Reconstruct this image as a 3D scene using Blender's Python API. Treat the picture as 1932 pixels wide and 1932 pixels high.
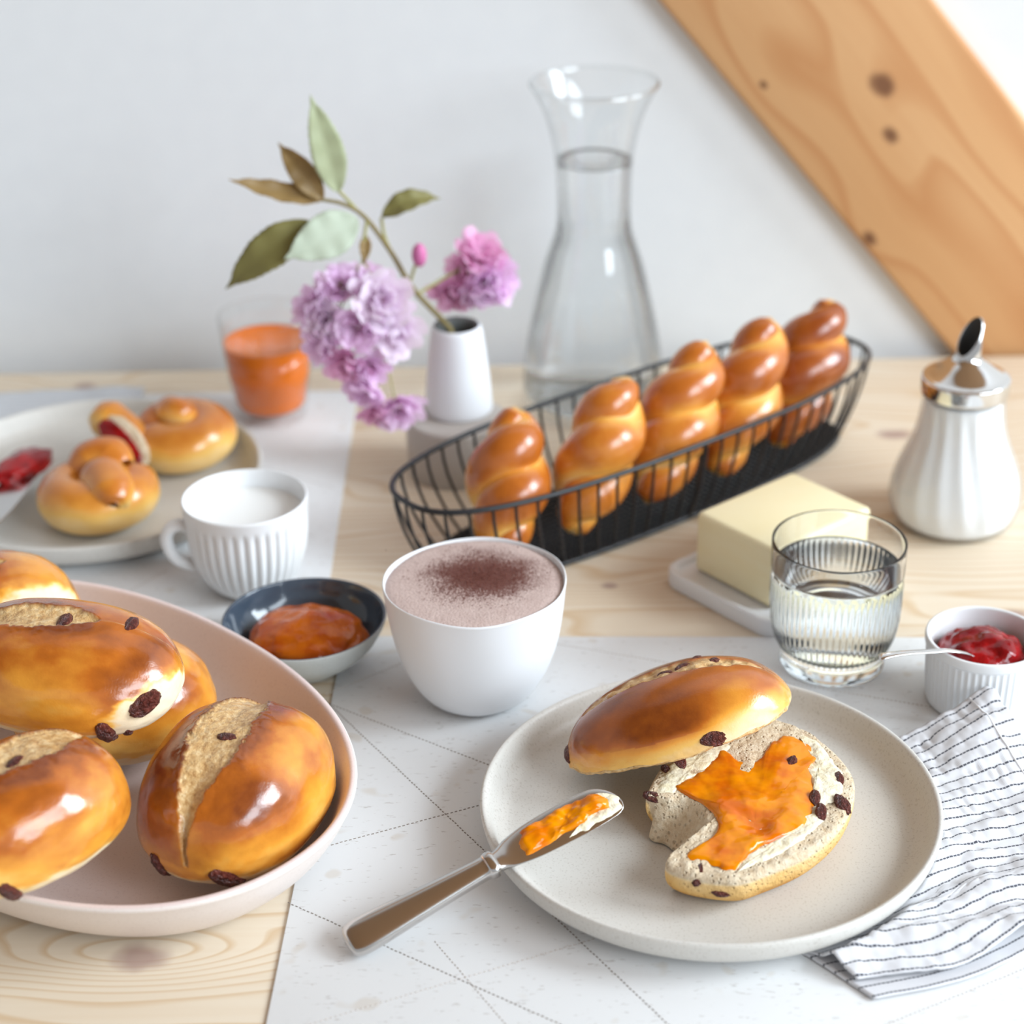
import bpy, bmesh, math, random
import numpy as np
from mathutils import Vector, Matrix, Euler

random.seed(7)
SC = bpy.context.scene
COL = SC.collection
for o in list(bpy.data.objects):
    bpy.data.objects.remove(o, do_unlink=True)

TZ = 0.75                      # height of the table top above the floor
R = math.radians
# ------------------------------------------------------------------ camera
cam_data = bpy.data.cameras.new('camera')
cam = bpy.data.objects.new('camera', cam_data)
COL.objects.link(cam)
cam_data.sensor_fit = 'HORIZONTAL'
cam_data.lens = 50.0
cam_data.sensor_width = 1932 * 50.0 / 3700.0
cam_data.clip_start = 0.01
cam_data.clip_end = 30
cam.matrix_world = Matrix.Translation((0, 0, TZ + 0.555)) @ Matrix.Rotation(R(62.5), 4, 'X') @ Matrix.Rotation(R(-1.0), 4, 'Z')
cam_data.dof.use_dof = True
cam_data.dof.focus_distance = 0.90
cam_data.dof.aperture_fstop = 4.2
SC.camera = cam
# ------------------------------------------------------------------ world
world = bpy.data.worlds.new('world')
SC.world = world
world.use_nodes = True
bg = world.node_tree.nodes['Background']
bg.inputs[0].default_value = (0.93, 0.965, 1.0, 1)
bg.inputs[1].default_value = 0.53
# daylight through the two windows on the right-hand side of the room
for w_loc, w_aim, w_size, w_energy in [((5.30, 0.30, TZ + 3.00), (0.0, 0.92, TZ), (2.2, 2.5), 385), ((2.30, -1.15, TZ + 1.60), (-0.1, 1.1, TZ + 0.1), (1.7, 1.5), 90)]:
    win = bpy.data.lights.new('window_light', 'AREA')
    win.shape = 'RECTANGLE'
    win.size, win.size_y = w_size
    win.energy = w_energy
    win.color = (0.80, 0.91, 1.0)
    win_o = bpy.data.objects.new('window_light', win)
    COL.objects.link(win_o)
    win_o.location = w_loc
    win_o.rotation_euler = (Vector(w_aim) - win_o.location).to_track_quat('-Z', 'Y').to_euler()
# ------------------------------------------------------------------ exposure
SC.view_settings.view_transform = 'Standard'
SC.view_settings.look = 'None'
SC.view_settings.gamma = 1.0
SC.view_settings.exposure = 0.0
SC.view_settings.use_curve_mapping = False
SC.cycles.max_bounces = 8
SC.cycles.diffuse_bounces = 3
SC.cycles.glossy_bounces = 3
SC.cycles.transmission_bounces = 8
SC.cycles.transparent_max_bounces = 14


# ================================================================== helpers
def vhash(ix, iy, iz, seed):
    h = (ix * 374761393 + iy * 668265263 + iz * 2147483647 + seed * 974634777) & 0xFFFFFFFF
    h = ((h ^ (h >> 13)) * 1274126177) & 0xFFFFFFFF
    h = h ^ (h >> 16)
    return (h & 0xFFFFFF) / float(0xFFFFFF) * 2 - 1


def vnoise(p, freq=1.0, seed=0):
    """smooth value noise, p (n,3) -> (n,) in -1..1"""
    q = np.asarray(p, float) * freq + 1000.0
    i = np.floor(q).astype(np.int64)
    f = q - i
    f = f * f * f * (f * (f * 6 - 15) + 10)
    out = 0
    for dx in (0, 1):
        for dy in (0, 1):
            for dz in (0, 1):
                w = (f[:, 0] if dx else 1 - f[:, 0]) * (f[:, 1] if dy else 1 - f[:, 1]) * (f[:, 2] if dz else 1 - f[:, 2])
                out = out + w * vhash(i[:, 0] + dx, i[:, 1] + dy, i[:, 2] + dz, seed)
    return out


def fbm(p, freq=1.0, seed=0, octs=3):
    a, s, t = 1.0, 0, 0
    for k in range(octs):
        s = s + a * vnoise(p, freq * 2 ** k, seed + k * 17)
        t += a
        a *= 0.5
    return s / t


def sst(a, b, x):
    t = np.clip((x - a) / (b - a), 0, 1)
    return t * t * (3 - 2 * t)


def catmull(pts, n, closed=False):
    pts = np.asarray(pts, float)
    m = len(pts)
    out = []
    segs = m if closed else m - 1
    for k in range(segs):
        if closed:
            p0, p1, p2, p3 = pts[(k - 1) % m], pts[k], pts[(k + 1) % m], pts[(k + 2) % m]
        else:
            p0, p1, p2, p3 = pts[max(k - 1, 0)], pts[k], pts[k + 1], pts[min(k + 2, m - 1)]
        for j in range(n):
            t = j / n
            out.append(0.5 * ((2 * p1) + (-p0 + p2) * t + (2 * p0 - 5 * p1 + 4 * p2 - p3) * t * t + (-p0 + 3 * p1 - 3 * p2 + p3) * t ** 3))
    if not closed:
        out.append(pts[-1])
    return np.array(out)


def volume(v, faces):
    s = 0.0
    for f in faces:
        a = v[f[0]]
        for k in range(1, len(f) - 1):
            b, c = v[f[k]], v[f[k + 1]]
            s += a[0] * (b[1] * c[2] - b[2] * c[1]) - a[1] * (b[0] * c[2] - b[2] * c[0]) + a[2] * (b[0] * c[1] - b[1] * c[0])
    return s


def make_mesh(name, verts, faces, mat, smooth=True, attrs=None, uv=None, closed=False):
    v = np.asarray(verts, float)
    if closed and volume(v - v.mean(0), faces) < 0:
        faces = [tuple(reversed(f)) for f in faces]
    me = bpy.data.meshes.new(name)
    me.from_pydata(v.tolist(), [], [tuple(int(i) for i in f) for f in faces])
    me.polygons.foreach_set('use_smooth', [smooth] * len(me.polygons))
    for k, a in (attrs or {}).items():
        at = me.attributes.new(k, 'FLOAT', 'POINT')
        at.data.foreach_set('value', np.asarray(a, np.float32))
    if uv is not None:
        uvl = me.uv_layers.new(name='UVMap')
        vi = np.zeros(len(me.loops), np.int32)
        me.loops.foreach_get('vertex_index', vi)
        uvl.data.foreach_set('uv', np.asarray(uv, np.float32)[vi].ravel())
    if mat is not None:
        me.materials.append(mat)
    me.update()
    return me


def obj(name, me, parent=None, loc=(0, 0, 0), rot=(0, 0, 0), scale=(1, 1, 1)):
    o = bpy.data.objects.new(name, me)
    COL.objects.link(o)
    o.parent = parent
    o.location = loc
    o.rotation_euler = rot
    o.scale = scale
    return o


def part(name, verts, faces, mat, parent=None, **kw):
    return obj(name, make_mesh(name, verts, faces, mat, **kw), parent)


def tag(o, label, cat, group=None, kind=None):
    o['label'] = label
    o['category'] = cat
    if group:
        o['group'] = group
    if kind:
        o['kind'] = kind
    return o


def thing(name, label, cat, loc=(0, 0, 0), rot=(0, 0, 0), group=None):
    o = bpy.data.objects.new(name, None)
    o.empty_display_size = 0.02
    COL.objects.link(o)
    o.location = (loc[0], loc[1], TZ + loc[2])
    o.rotation_euler = rot
    return tag(o, label, cat, group)


def lathe(profile, seg=96, rmod=None):
    """profile [(r,z)...]; r==0 ends become poles. rmod(theta, r, z, k) -> r"""
    verts, faces, rings = [], [], []
    for k, (r, z) in enumerate(profile):
        if r <= 1e-7:
            rings.append([len(verts)])
            verts.append((0, 0, z))
        else:
            ring = []
            for j in range(seg):
                th = 2 * math.pi * j / seg
                rr = rmod(th, r, z, k) if rmod else r
                ring.append(len(verts))
                verts.append((rr * math.cos(th), rr * math.sin(th), z))
            rings.append(ring)
    for a, b in zip(rings[:-1], rings[1:]):
        for j in range(seg):
            j2 = (j + 1) % seg
            if len(a) == 1 and len(b) == 1:
                continue
            if len(a) == 1:
                faces.append((a[0], b[j], b[j2]))
            elif len(b) == 1:
                faces.append((a[j], b[0], a[j2]))
            else:
                faces.append((a[j], b[j], b[j2], a[j2]))
    return np.array(verts), faces


def tube(path, radii, seg=8, closed=False, caps=True, flat=1.0, up=None):
    """swept tube along path; flat squashes the section along the second axis"""
    P = np.asarray(path, float)
    n = len(P)
    radii = np.broadcast_to(np.asarray(radii, float), (n,))
    if closed:
        T = np.roll(P, -1, 0) - np.roll(P, 1, 0)
    else:
        T = np.gradient(P, axis=0)
    T /= np.linalg.norm(T, axis=1)[:, None] + 1e-12
    u = np.array(up if up is not None else ((0, 0, 1) if abs(T[0][2]) < 0.9 else (1, 0, 0)), float)
    verts, faces = [], []
    for k in range(n):
        if up is not None:
            u = np.array(up, float)
        u = u - T[k] * u.dot(T[k])
        u /= np.linalg.norm(u) + 1e-12
        w = np.cross(T[k], u)
        for j in range(seg):
            a = 2 * math.pi * j / seg
            verts.append(P[k] + radii[k] * (math.cos(a) * w + flat * math.sin(a) * u))
    m = n if closed else n - 1
    for k in range(m):
        k2 = (k + 1) % n
        for j in range(seg):
            j2 = (j + 1) % seg
            faces.append((k * seg + j, k2 * seg + j, k2 * seg + j2, k * seg + j2))
    if caps and not closed:
        faces.append(tuple(range(seg))[::-1])
        faces.append(tuple((n - 1) * seg + j for j in range(seg)))
    return np.array(verts), faces


def join(parts):
    V, F, o = [], [], 0
    for v, f in parts:
        V.append(np.asarray(v, float))
        F += [tuple(i + o for i in ff) for ff in f]
        o += len(v)
    return np.vstack(V), F


def rbox(sx, sy, sz, r=0.003, n=4, z0=0.0):
    """rounded box standing on z0"""
    bm = bmesh.new()
    bmesh.ops.create_cube(bm, size=1)
    bmesh.ops.scale(bm, vec=(sx, sy, sz), verts=bm.verts)
    bmesh.ops.translate(bm, vec=(0, 0, z0 + sz / 2), verts=bm.verts)
    bmesh.ops.bevel(bm, geom=list(bm.edges), offset=r, segments=n, profile=0.5, affect='EDGES')
    v = np.array([x.co[:] for x in bm.verts])
    bm.verts.index_update()
    f = [tuple(x.index for x in ff.verts) for ff in bm.faces]
    bm.free()
    return v, f


_ico = {}


def ico(sub):
    if sub not in _ico:
        bm = bmesh.new()
        bmesh.ops.create_icosphere(bm, subdivisions=sub, radius=1)
        bm.verts.index_update()
        v = np.array([x.co[:] for x in bm.verts])
        v /= np.linalg.norm(v, axis=1)[:, None]
        f = [tuple(x.index for x in ff.verts) for ff in bm.faces]
        bm.free()
        _ico[sub] = (v, f)
    v, f = _ico[sub]
    return v.copy(), f


# ================================================================== materials
class NT:
    def __init__(self, name):
        self.m = bpy.data.materials.new(name)
        self.m.use_nodes = True
        self.t = self.m.node_tree
        self.b = self.t.nodes['Principled BSDF']

    def n(self, typ, **kw):
        nd = self.t.nodes.new(typ)
        for k, v in kw.items():
            setattr(nd, k, v)
        return nd

    def val(self, sock, v):
        if isinstance(v, bpy.types.NodeSocket):
            self.t.links.new(v, sock)
        elif v is not None:
            if hasattr(sock, 'default_value') and not isinstance(v, (int, float)) and len(v) == 3 and sock.type == 'RGBA':
                v = (*v, 1)
            sock.default_value = v

    def set(self, **kw):
        names = dict(color='Base Color', rough='Roughness', metal='Metallic', ior='IOR', trans='Transmission Weight', coat='Coat Weight',
                     coat_rough='Coat Roughness', sss='Subsurface Weight', sss_r='Subsurface Radius', sss_s='Subsurface Scale', normal='Normal',
                     spec='Specular IOR Level', sheen='Sheen Weight', alpha='Alpha')
        for k, v in kw.items():
            self.val(self.b.inputs[names[k]], v)
        return self

    def obj(self):
        return self.n('ShaderNodeTexCoord').outputs['Object']

    def uv(self):
        return self.n('ShaderNodeTexCoord').outputs['UV']

    def mapping(self, vec, loc=(0, 0, 0), rot=(0, 0, 0), scale=(1, 1, 1)):
        nd = self.n('ShaderNodeMapping')
        self.val(nd.inputs['Vector'], vec)
        nd.inputs['Location'].default_value = loc
        nd.inputs['Rotation'].default_value = rot
        nd.inputs['Scale'].default_value = scale
        return nd.outputs[0]

    def noise(self, vec, scale, detail=3, rough=0.5, dist=0.0, col=False):
        nd = self.n('ShaderNodeTexNoise')
        self.val(nd.inputs['Vector'], vec)
        nd.inputs['Scale'].default_value = scale
        nd.inputs['Detail'].default_value = detail
        nd.inputs['Roughness'].default_value = rough
        nd.inputs['Distortion'].default_value = dist
        return nd.outputs['Color' if col else 'Fac']

    def voronoi(self, vec, scale, feature='F1'):
        nd = self.n('ShaderNodeTexVoronoi', feature=feature)
        self.val(nd.inputs['Vector'], vec)
        nd.inputs['Scale'].default_value = scale
        return nd.outputs['Distance']

    def math(self, op, a, b=None, c=None, clamp=False):
        nd = self.n('ShaderNodeMath', operation=op, use_clamp=clamp)
        self.val(nd.inputs[0], a)
        if b is not None:
            self.val(nd.inputs[1], b)
        if c is not None:
            self.val(nd.inputs[2], c)
        return nd.outputs[0]

    def ramp(self, fac, stops, interp='LINEAR'):
        nd = self.n('ShaderNodeValToRGB')
        cr = nd.color_ramp
        cr.interpolation = interp
        while len(cr.elements) < len(stops):
            cr.elements.new(0.5)
        for e, (p, c) in zip(cr.elements, stops):
            e.position = p
            e.color = (*c, 1) if len(c) == 3 else c
        self.val(nd.inputs[0], fac)
        return nd.outputs['Color']

    def maprange(self, v, a, b, c=0.0, d=1.0):
        nd = self.n('ShaderNodeMapRange')
        nd.interpolation_type = 'SMOOTHSTEP'
        self.val(nd.inputs['Value'], v)
        for k, x in zip(('From Min', 'From Max', 'To Min', 'To Max'), (a, b, c, d)):
            nd.inputs[k].default_value = x
        return nd.outputs[0]

    def mix(self, fac, a, b, blend='MIX'):
        nd = self.n('ShaderNodeMix', data_type='RGBA', blend_type=blend)
        self.val(nd.inputs['Factor'], fac)
        self.val(nd.inputs['A'] if False else nd.inputs[6], a if isinstance(a, bpy.types.NodeSocket) else (*a, 1))
        self.val(nd.inputs[7], b if isinstance(b, bpy.types.NodeSocket) else (*b, 1))
        return nd.outputs[2]

    def attr(self, name):
        return self.n('ShaderNodeAttribute', attribute_name=name).outputs['Fac']

    def xyz(self, vec):
        nd = self.n('ShaderNodeSeparateXYZ')
        self.val(nd.inputs[0], vec)
        return nd.outputs

    def bump(self, height, strength=0.3, dist=0.001, normal=None):
        nd = self.n('ShaderNodeBump')
        nd.inputs['Strength'].default_value = strength
        nd.inputs['Distance'].default_value = dist
        self.val(nd.inputs['Height'], height)
        if normal is not None:
            self.val(nd.inputs['Normal'], normal)
        return nd.outputs[0]


def plain(name, color, rough=0.5, **kw):
    return NT(name).set(color=color, rough=rough, **kw).m


def m_wall():
    t = NT('white_wall_paint')
    n = t.noise(t.obj(), 60, 0)
    t.set(color=t.mix(n, (0.82, 0.84, 0.86), (0.85, 0.87, 0.885)), rough=0.9)
    return t.m


def m_wood(name, axis_rot, knots, light, mid, dark, freq, knot_col, rough=0.55, yscale=1.0):
    """grain runs along local X after axis_rot; knots: (x, y, length, width, strength, spot radius)"""
    t = NT(name)
    v = t.mapping(t.obj(), rot=axis_rot)
    s = t.xyz(v)
    x, y = s[0], s[1]
    wob = t.noise(t.mapping(v, scale=(1.6, 7, 3)), 2.2, 1.5)
    fine = t.noise(t.mapping(v, scale=(4, 160, 20)), 1.6, 2, 0.6)
    f = t.math('ADD', y, t.math('MULTIPLY', t.math('SUBTRACT', wob, 0.5), 0.11))
    spot = None
    kn = t.math('MULTIPLY', t.math('SUBTRACT', t.noise(v, 90, 1), 0.5), 0.7)
    for (kx, ky, lx, wy, st, sp) in knots:
        dx = t.math('DIVIDE', t.math('SUBTRACT', x, kx), lx)
        dy = t.math('DIVIDE', t.math('SUBTRACT', y, ky), wy)
        d2 = t.math('ADD', t.math('MULTIPLY', dx, dx), t.math('MULTIPLY', dy, dy))
        g = t.math('EXPONENT', t.math('MULTIPLY', d2, -1.0))
        f = t.math('ADD', f, t.math('MULTIPLY', g, st))
        ex = t.math('DIVIDE', t.math('SUBTRACT', x, kx), sp * 1.35)
        ey = t.math('DIVIDE', t.math('SUBTRACT', y, ky), sp)
        e2 = t.math('SQRT', t.math('ADD', t.math('MULTIPLY', ex, ex), t.math('MULTIPLY', ey, ey)))
        e2 = t.math('ADD', e2, kn)
        k = t.maprange(e2, 1.25, 0.35)
        spot = k if spot is None else t.math('MAXIMUM', spot, k)
    ring = t.math('FRACT', t.math('MULTIPLY', f, freq))
    late = t.ramp(ring, [(0.0, (0, 0, 0)), (0.62, (0.10, 0.10, 0.10)), (0.88, (1, 1, 1)), (0.96, (0.5, 0.5, 0.5)), (1.0, (0, 0, 0))])
    big = t.noise(t.mapping(v, scale=(1.2, 5, 3)), 3.0, 1)
    base = t.mix(big, light, mid)
    col = t.mix(t.math('MULTIPLY', late, 0.70), base, dark)
    col = t.mix(t.math('MULTIPLY', t.math('SUBTRACT', fine, 0.35), 0.35, clamp=True), col, dark)
    if spot is not None:
        col = t.mix(t.math('MULTIPLY', spot, 0.85), col, knot_col)
    t.set(color=col, rough=rough, spec=0.35)
    return t.m


def m_crust(name, pale=(0.88, 0.75, 0.53), gold=(0.80, 0.335, 0.040), brown=(0.46, 0.120, 0.011), dark=(0.20, 0.042, 0.006), gloss=0.20):
    t = NT(name)
    o = t.obj()
    c = t.attr('crust')
    s = t.attr('slash')
    n1 = t.noise(o, 38, 3, 0.55)
    n2 = t.noise(o, 260, 2, 0.6)
    c = t.math('ADD', c, t.math('MULTIPLY', t.math('SUBTRACT', n1, 0.5), 0.20))
    c = t.math('ADD', c, t.math('MULTIPLY', t.math('SUBTRACT', n2, 0.5), 0.10), clamp=True)
    crust = t.ramp(c, [(0.0, pale), (0.26, (0.88, 0.52, 0.125)), (0.50, gold), (0.78, brown), (1.0, dark)])
    torn = t.ramp(t.noise(o, 320, 5, 0.65), [(0.3, (0.44, 0.22, 0.07)), (0.5, (0.67, 0.42, 0.175)), (0.72, (0.82, 0.62, 0.35))])
    col = t.mix(s, crust, torn)
    rg = t.math('ADD', t.maprange(c, 0.05, 0.5, 0.55, gloss), t.math('MULTIPLY', s, 0.35), clamp=True)
    fine = t.noise(o, 900, 1, 0.6)
    h = t.math('ADD', t.math('MULTIPLY', fine, 0.25), t.math('MULTIPLY', t.math('MULTIPLY', t.noise(o, 420, 2, 0.7), s), 3.0))
    t.set(color=col, rough=rg, spec=0.5, normal=t.bump(h, 0.30, 0.0008), coat=t.maprange(c, 0.15, 0.45, 0.0, 0.45), coat_rough=0.14)
    return t.m


def m_crumb():
    t = NT('bread_crumb')
    o = t.obj()
    c = t.attr('crust')
    n = t.noise(o, 260, 5, 0.65)
    v = t.voronoi(o, 420)
    crumb = t.ramp(n, [(0.3, (0.56, 0.41, 0.25)), (0.46, (0.70, 0.555, 0.38)), (0.7, (0.80, 0.69, 0.52))])
    crumb = t.mix(t.maprange(v, 0.22, 0.05, 0, 0.15), crumb, (0.62, 0.46, 0.28))
    n2 = t.noise(o, 60, 3)
    crust = t.ramp(t.math('ADD', c, t.math('MULTIPLY', t.math('SUBTRACT', n2, 0.5), 0.5)), [(0.35, (0.88, 0.70, 0.42)), (0.8, (0.82, 0.50, 0.17)), (1.0, (0.66, 0.30, 0.06))])
    col = t.mix(t.maprange(c, 0.35, 0.6), crumb, crust)
    h = t.math('SUBTRACT', n, t.math('MULTIPLY', t.maprange(v, 0.35, 0.0), 0.6))
    t.set(color=col, rough=0.75, spec=0.3, normal=t.bump(h, 0.9, 0.0018))
    return t.m


def m_jam(name, a, b, rough=0.12, scale=90):
    t = NT(name)
    o = t.obj()
    n = t.noise(o, scale, 3, 0.55)
    t.set(color=t.mix(t.maprange(n, 0.35, 0.65), a, b), rough=rough, spec=0.3, normal=t.bump(t.noise(o, scale * 1.6, 2), 0.5, 0.002),
          coat=0.15, coat_rough=0.04)
    return t.m


def m_stoneware(name, base, speck, rough=0.42, amount=0.5, spec=0.45):
    t = NT(name)
    o = t.obj()
    n = t.noise(o, 900, 2, 0.5)
    big = t.noise(o, 30, 3)
    col = t.mix(t.math('MULTIPLY', t.maprange(n, 0.56, 0.68), amount), base, speck)
    col = t.mix(t.math('MULTIPLY', t.math('SUBTRACT', big, 0.4), 0.25, clamp=True), col, speck)
    t.set(color=col, rough=rough, spec=spec)
    return t.m


def m_glass(name, tint=(1, 1, 1), ior=1.45, rough=0.0):
    t = NT(name)
    t.set(color=tint, trans=1.0, rough=rough, ior=ior)
    return t.m


def m_thin_glass(name, refract=0.0, ior=1.45, tint=(0.992, 0.996, 0.996)):
    """thin clear sheet: light goes straight through, the rest mirrors by the Fresnel law"""
    t = NT(name)
    out = t.t.nodes['Material Output']
    fr = t.n('ShaderNodeFresnel')
    geo = t.n('ShaderNodeNewGeometry')
    t.val(fr.inputs['IOR'], t.math('MULTIPLY_ADD', geo.outputs['Backfacing'], 1.0 / ior - ior, ior))   # same reflectance on both faces of the sheet
    tr = t.n('ShaderNodeBsdfTransparent')
    tr.inputs['Color'].default_value = (*tint, 1)
    gl = t.n('ShaderNodeBsdfGlossy')
    gl.inputs['Roughness'].default_value = 0.01
    mx = t.n('ShaderNodeMixShader')
    t.t.links.new(fr.outputs[0], mx.inputs[0])
    t.t.links.new(tr.outputs[0], mx.inputs[1])
    t.t.links.new(gl.outputs[0], mx.inputs[2])
    last = mx.outputs[0]
    if refract > 0:
        rf = t.n('ShaderNodeBsdfGlass')
        rf.inputs['IOR'].default_value = ior
        rf.inputs['Color'].default_value = (0.99, 0.995, 1, 1)
        m2 = t.n('ShaderNodeMixShader')
        m2.inputs[0].default_value = refract
        t.t.links.new(last, m2.inputs[1])
        t.t.links.new(rf.outputs[0], m2.inputs[2])
        last = m2.outputs[0]
    t.t.links.new(last, out.inputs[0])
    return t.m


MAT = {}
MAT['thin_glass'] = m_thin_glass('thin_clear_glass', 0.0)
MAT['thin_glass_wavy'] = m_thin_glass('thin_ribbed_glass', 0.2)
MAT['carafe_water'] = m_thin_glass('still_water', 0.62, 1.33, (0.990, 0.994, 0.997))
MAT['wall'] = m_wall()
MAT['table'] = m_wood('pale_pine_wood', (0, 0, 0),
                      [(-0.163, -0.141, 0.055, 0.018, 0.050, 0.0095), (0.055, 0.173, 0.04, 0.012, 0.02, 0.004),
                       (0.2535, 0.367, 0.07, 0.02, 0.04, 0.009), (0.277, 0.133, 0.05, 0.012, 0.02, 0.006), (-0.30, 0.47, 0.05, 0.02, 0.03, 0.007)],
                      (0.80, 0.70, 0.565), (0.76, 0.64, 0.49), (0.62, 0.42, 0.23), 95, (0.40, 0.27, 0.23))
MAT['beam'] = m_wood('orange_brown_timber', (0, 0, 0),
                     [(-0.0233, 0.0094, 0.04, 0.016, 0.03, 0.0080), (0.0085, -0.0070, 0.03, 0.012, 0.02, 0.0055), (0.0587, -0.0619, 0.03, 0.02, 0.02, 0.0050),
                      (-0.0762, -0.0509, 0.05, 0.03, 0.03, 0.0028)],
                     (0.70, 0.42, 0.21), (0.62, 0.33, 0.14), (0.52, 0.23, 0.085), 28, (0.13, 0.045, 0.02), rough=0.6)
MAT['crust'] = m_crust('baked_bun_crust')
MAT['braid'] = m_crust('baked_braid_crust', pale=(0.92, 0.70, 0.38), gold=(0.78, 0.33, 0.05), brown=(0.50, 0.135, 0.014), dark=(0.26, 0.05, 0.006), gloss=0.26)
MAT['crumb'] = m_crumb()


def m_raisin():
    t = NT('wrinkled_raisin')
    o = t.obj()
    n = t.noise(o, 3.2, 4, 0.6)
    t.set(color=t.ramp(n, [(0.3, (0.045, 0.010, 0.008)), (0.55, (0.16, 0.034, 0.024)), (0.75, (0.32, 0.10, 0.07))]), rough=0.3, spec=0.55,
          normal=t.bump(n, 0.6, 0.15))
    return t.m


MAT['raisin'] = m_raisin()
MAT['apricot'] = m_jam('apricot_jam', (0.87, 0.285, 0.0), (0.66, 0.130, 0.0), rough=0.10, scale=60)
MAT['apricot_dark'] = m_jam('thick_apricot_jam', (0.68, 0.155, 0.006), (0.52, 0.085, 0.004))
MAT['strawberry'] = m_jam('strawberry_jam', (0.36, 0.006, 0.008), (0.18, 0.002, 0.004))
MAT['butter_spread'] = m_jam('soft_butter', (0.90, 0.84, 0.66), (0.88, 0.79, 0.55), rough=0.35, scale=200)
MAT['plate'] = m_stoneware('beige_grey_stoneware', (0.66, 0.635, 0.59), (0.46, 0.42, 0.37))
MAT['plate_edge'] = m_stoneware('pale_stoneware', (0.66, 0.61, 0.55), (0.48, 0.42, 0.36))
MAT['pink'] = m_stoneware('pink_glazed_stoneware', (0.78, 0.635, 0.60), (0.66, 0.51, 0.48), rough=0.35)
MAT['pink_out'] = m_stoneware('pale_pink_stoneware', (0.80, 0.71, 0.66), (0.68, 0.58, 0.53), rough=0.4)
MAT['white'] = plain('white_porcelain', (0.83, 0.84, 0.85), 0.28)
MAT['white_matte'] = plain('matte_white_porcelain', (0.82, 0.83, 0.85), 0.42)
MAT['navy'] = NT('dark_blue_glaze')
_t = MAT['navy']
_n = _t.noise(_t.obj(), 60, 3)
MAT['navy'] = _t.set(color=_t.mix(_n, (0.030, 0.045, 0.07), (0.075, 0.10, 0.135)), rough=0.12, spec=0.6).m
MAT['grey_out'] = m_stoneware('grey_green_stoneware', (0.55, 0.57, 0.55), (0.42, 0.43, 0.42))
MAT['milk'] = plain('milk', (0.90, 0.89, 0.86), 0.25)
MAT['glass'] = m_glass('clear_glass', (0.985, 0.995, 0.995), 1.45)
MAT['water'] = m_glass('water', (0.99, 0.995, 0.998), 1.33)
MAT['juice'] = NT('orange_juice').set(color=(0.82, 0.18, 0.008), rough=0.2).m
MAT['sugar'] = NT('white_sugar')
_t = MAT['sugar']
MAT['sugar'] = _t.set(color=(0.88, 0.88, 0.88), rough=0.7, normal=_t.bump(_t.noise(_t.obj(), 1500, 2), 0.4, 0.0005)).m
MAT['chrome'] = plain('polished_steel', (0.72, 0.71, 0.70), 0.10, metal=1.0)
MAT['steel'] = plain('brushed_cutlery_steel', (0.62, 0.60, 0.585), 0.17, metal=1.0)
MAT['black_wire'] = plain('black_coated_wire', (0.012, 0.013, 0.016), 0.38)
MAT['bore_shade'] = plain('painted_bore_shade', (0.03, 0.03, 0.03), 0.7)  # near-black colour paints the shade inside the steel spout
MAT['butter'] = NT('butter_block')
_t = MAT['butter']
_n = _t.noise(_t.mapping(_t.obj(), scale=(8, 8, 40)), 5, 3)
MAT['butter'] = _t.set(color=_t.mix(_n, (0.90, 0.81, 0.55), (0.88, 0.75, 0.44)), rough=0.42,
                       normal=_t.bump(_n, 0.12, 0.001)).m
MAT['taupe'] = m_stoneware('taupe_grey_stoneware', (0.47, 0.42, 0.38), (0.34, 0.30, 0.27))
MAT['vase'] = plain('matte_white_vase', (0.80, 0.81, 0.84), 0.5)
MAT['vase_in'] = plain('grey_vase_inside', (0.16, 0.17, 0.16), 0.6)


def m_foam():
    t = NT('cocoa_milk_foam')
    o = t.obj()
    s = t.xyz(o)
    x = t.math('SUBTRACT', s[0], 0.004)
    y = t.math('SUBTRACT', s[1], 0.006)
    r = t.math('SQRT', t.math('ADD', t.math('MULTIPLY', x, x), t.math('MULTIPLY', t.math('MULTIPLY', y, y), 1.25)))
    r = t.math('ADD', r, t.math('MULTIPLY', t.math('SUBTRACT', t.noise(o, 70, 3), 0.5), 0.020))
    dens = t.maprange(r, 0.042, 0.008, 0.0, 1.08)
    grain = t.noise(o, 1500, 3, 0.7)
    dust = t.maprange(t.math('SUBTRACT', dens, t.maprange(grain, 0.30, 0.68)), -0.22, 0.10)
    bub = t.voronoi(o, 700)
    base = t.mix(t.noise(o, 120, 4), (0.50, 0.36, 0.32), (0.66, 0.52, 0.47))
    base = t.mix(t.maprange(bub, 0.32, 0.05, 0, 0.5), base, (0.40, 0.26, 0.22))
    t.set(color=t.mix(dust, base, (0.125, 0.034, 0.022)), rough=0.6, normal=t.bump(t.math('ADD', bub, grain), 0.4, 0.0006))
    return t.m


def m_mat():
    t = NT('white_washed_cork_cloth')
    o = t.obj()
    big = t.noise(o, 9, 2, 0.6)
    pits = t.noise(t.mapping(o, scale=(0.5, 1.6, 1)), 420, 2, 0.5)
    col = t.mix(big, (0.77, 0.77, 0.765), (0.83, 0.83, 0.83))
    col = t.mix(t.maprange(pits, 0.64, 0.74, 0, 0.45), col, (0.36, 0.31, 0.27))
    col = t.mix(t.maprange(t.noise(o, 55, 1), 0.66, 0.74, 0, 0.35), col, (0.60, 0.50, 0.38))
    t.set(color=col, rough=0.72, spec=0.3)
    return t.m


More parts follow.
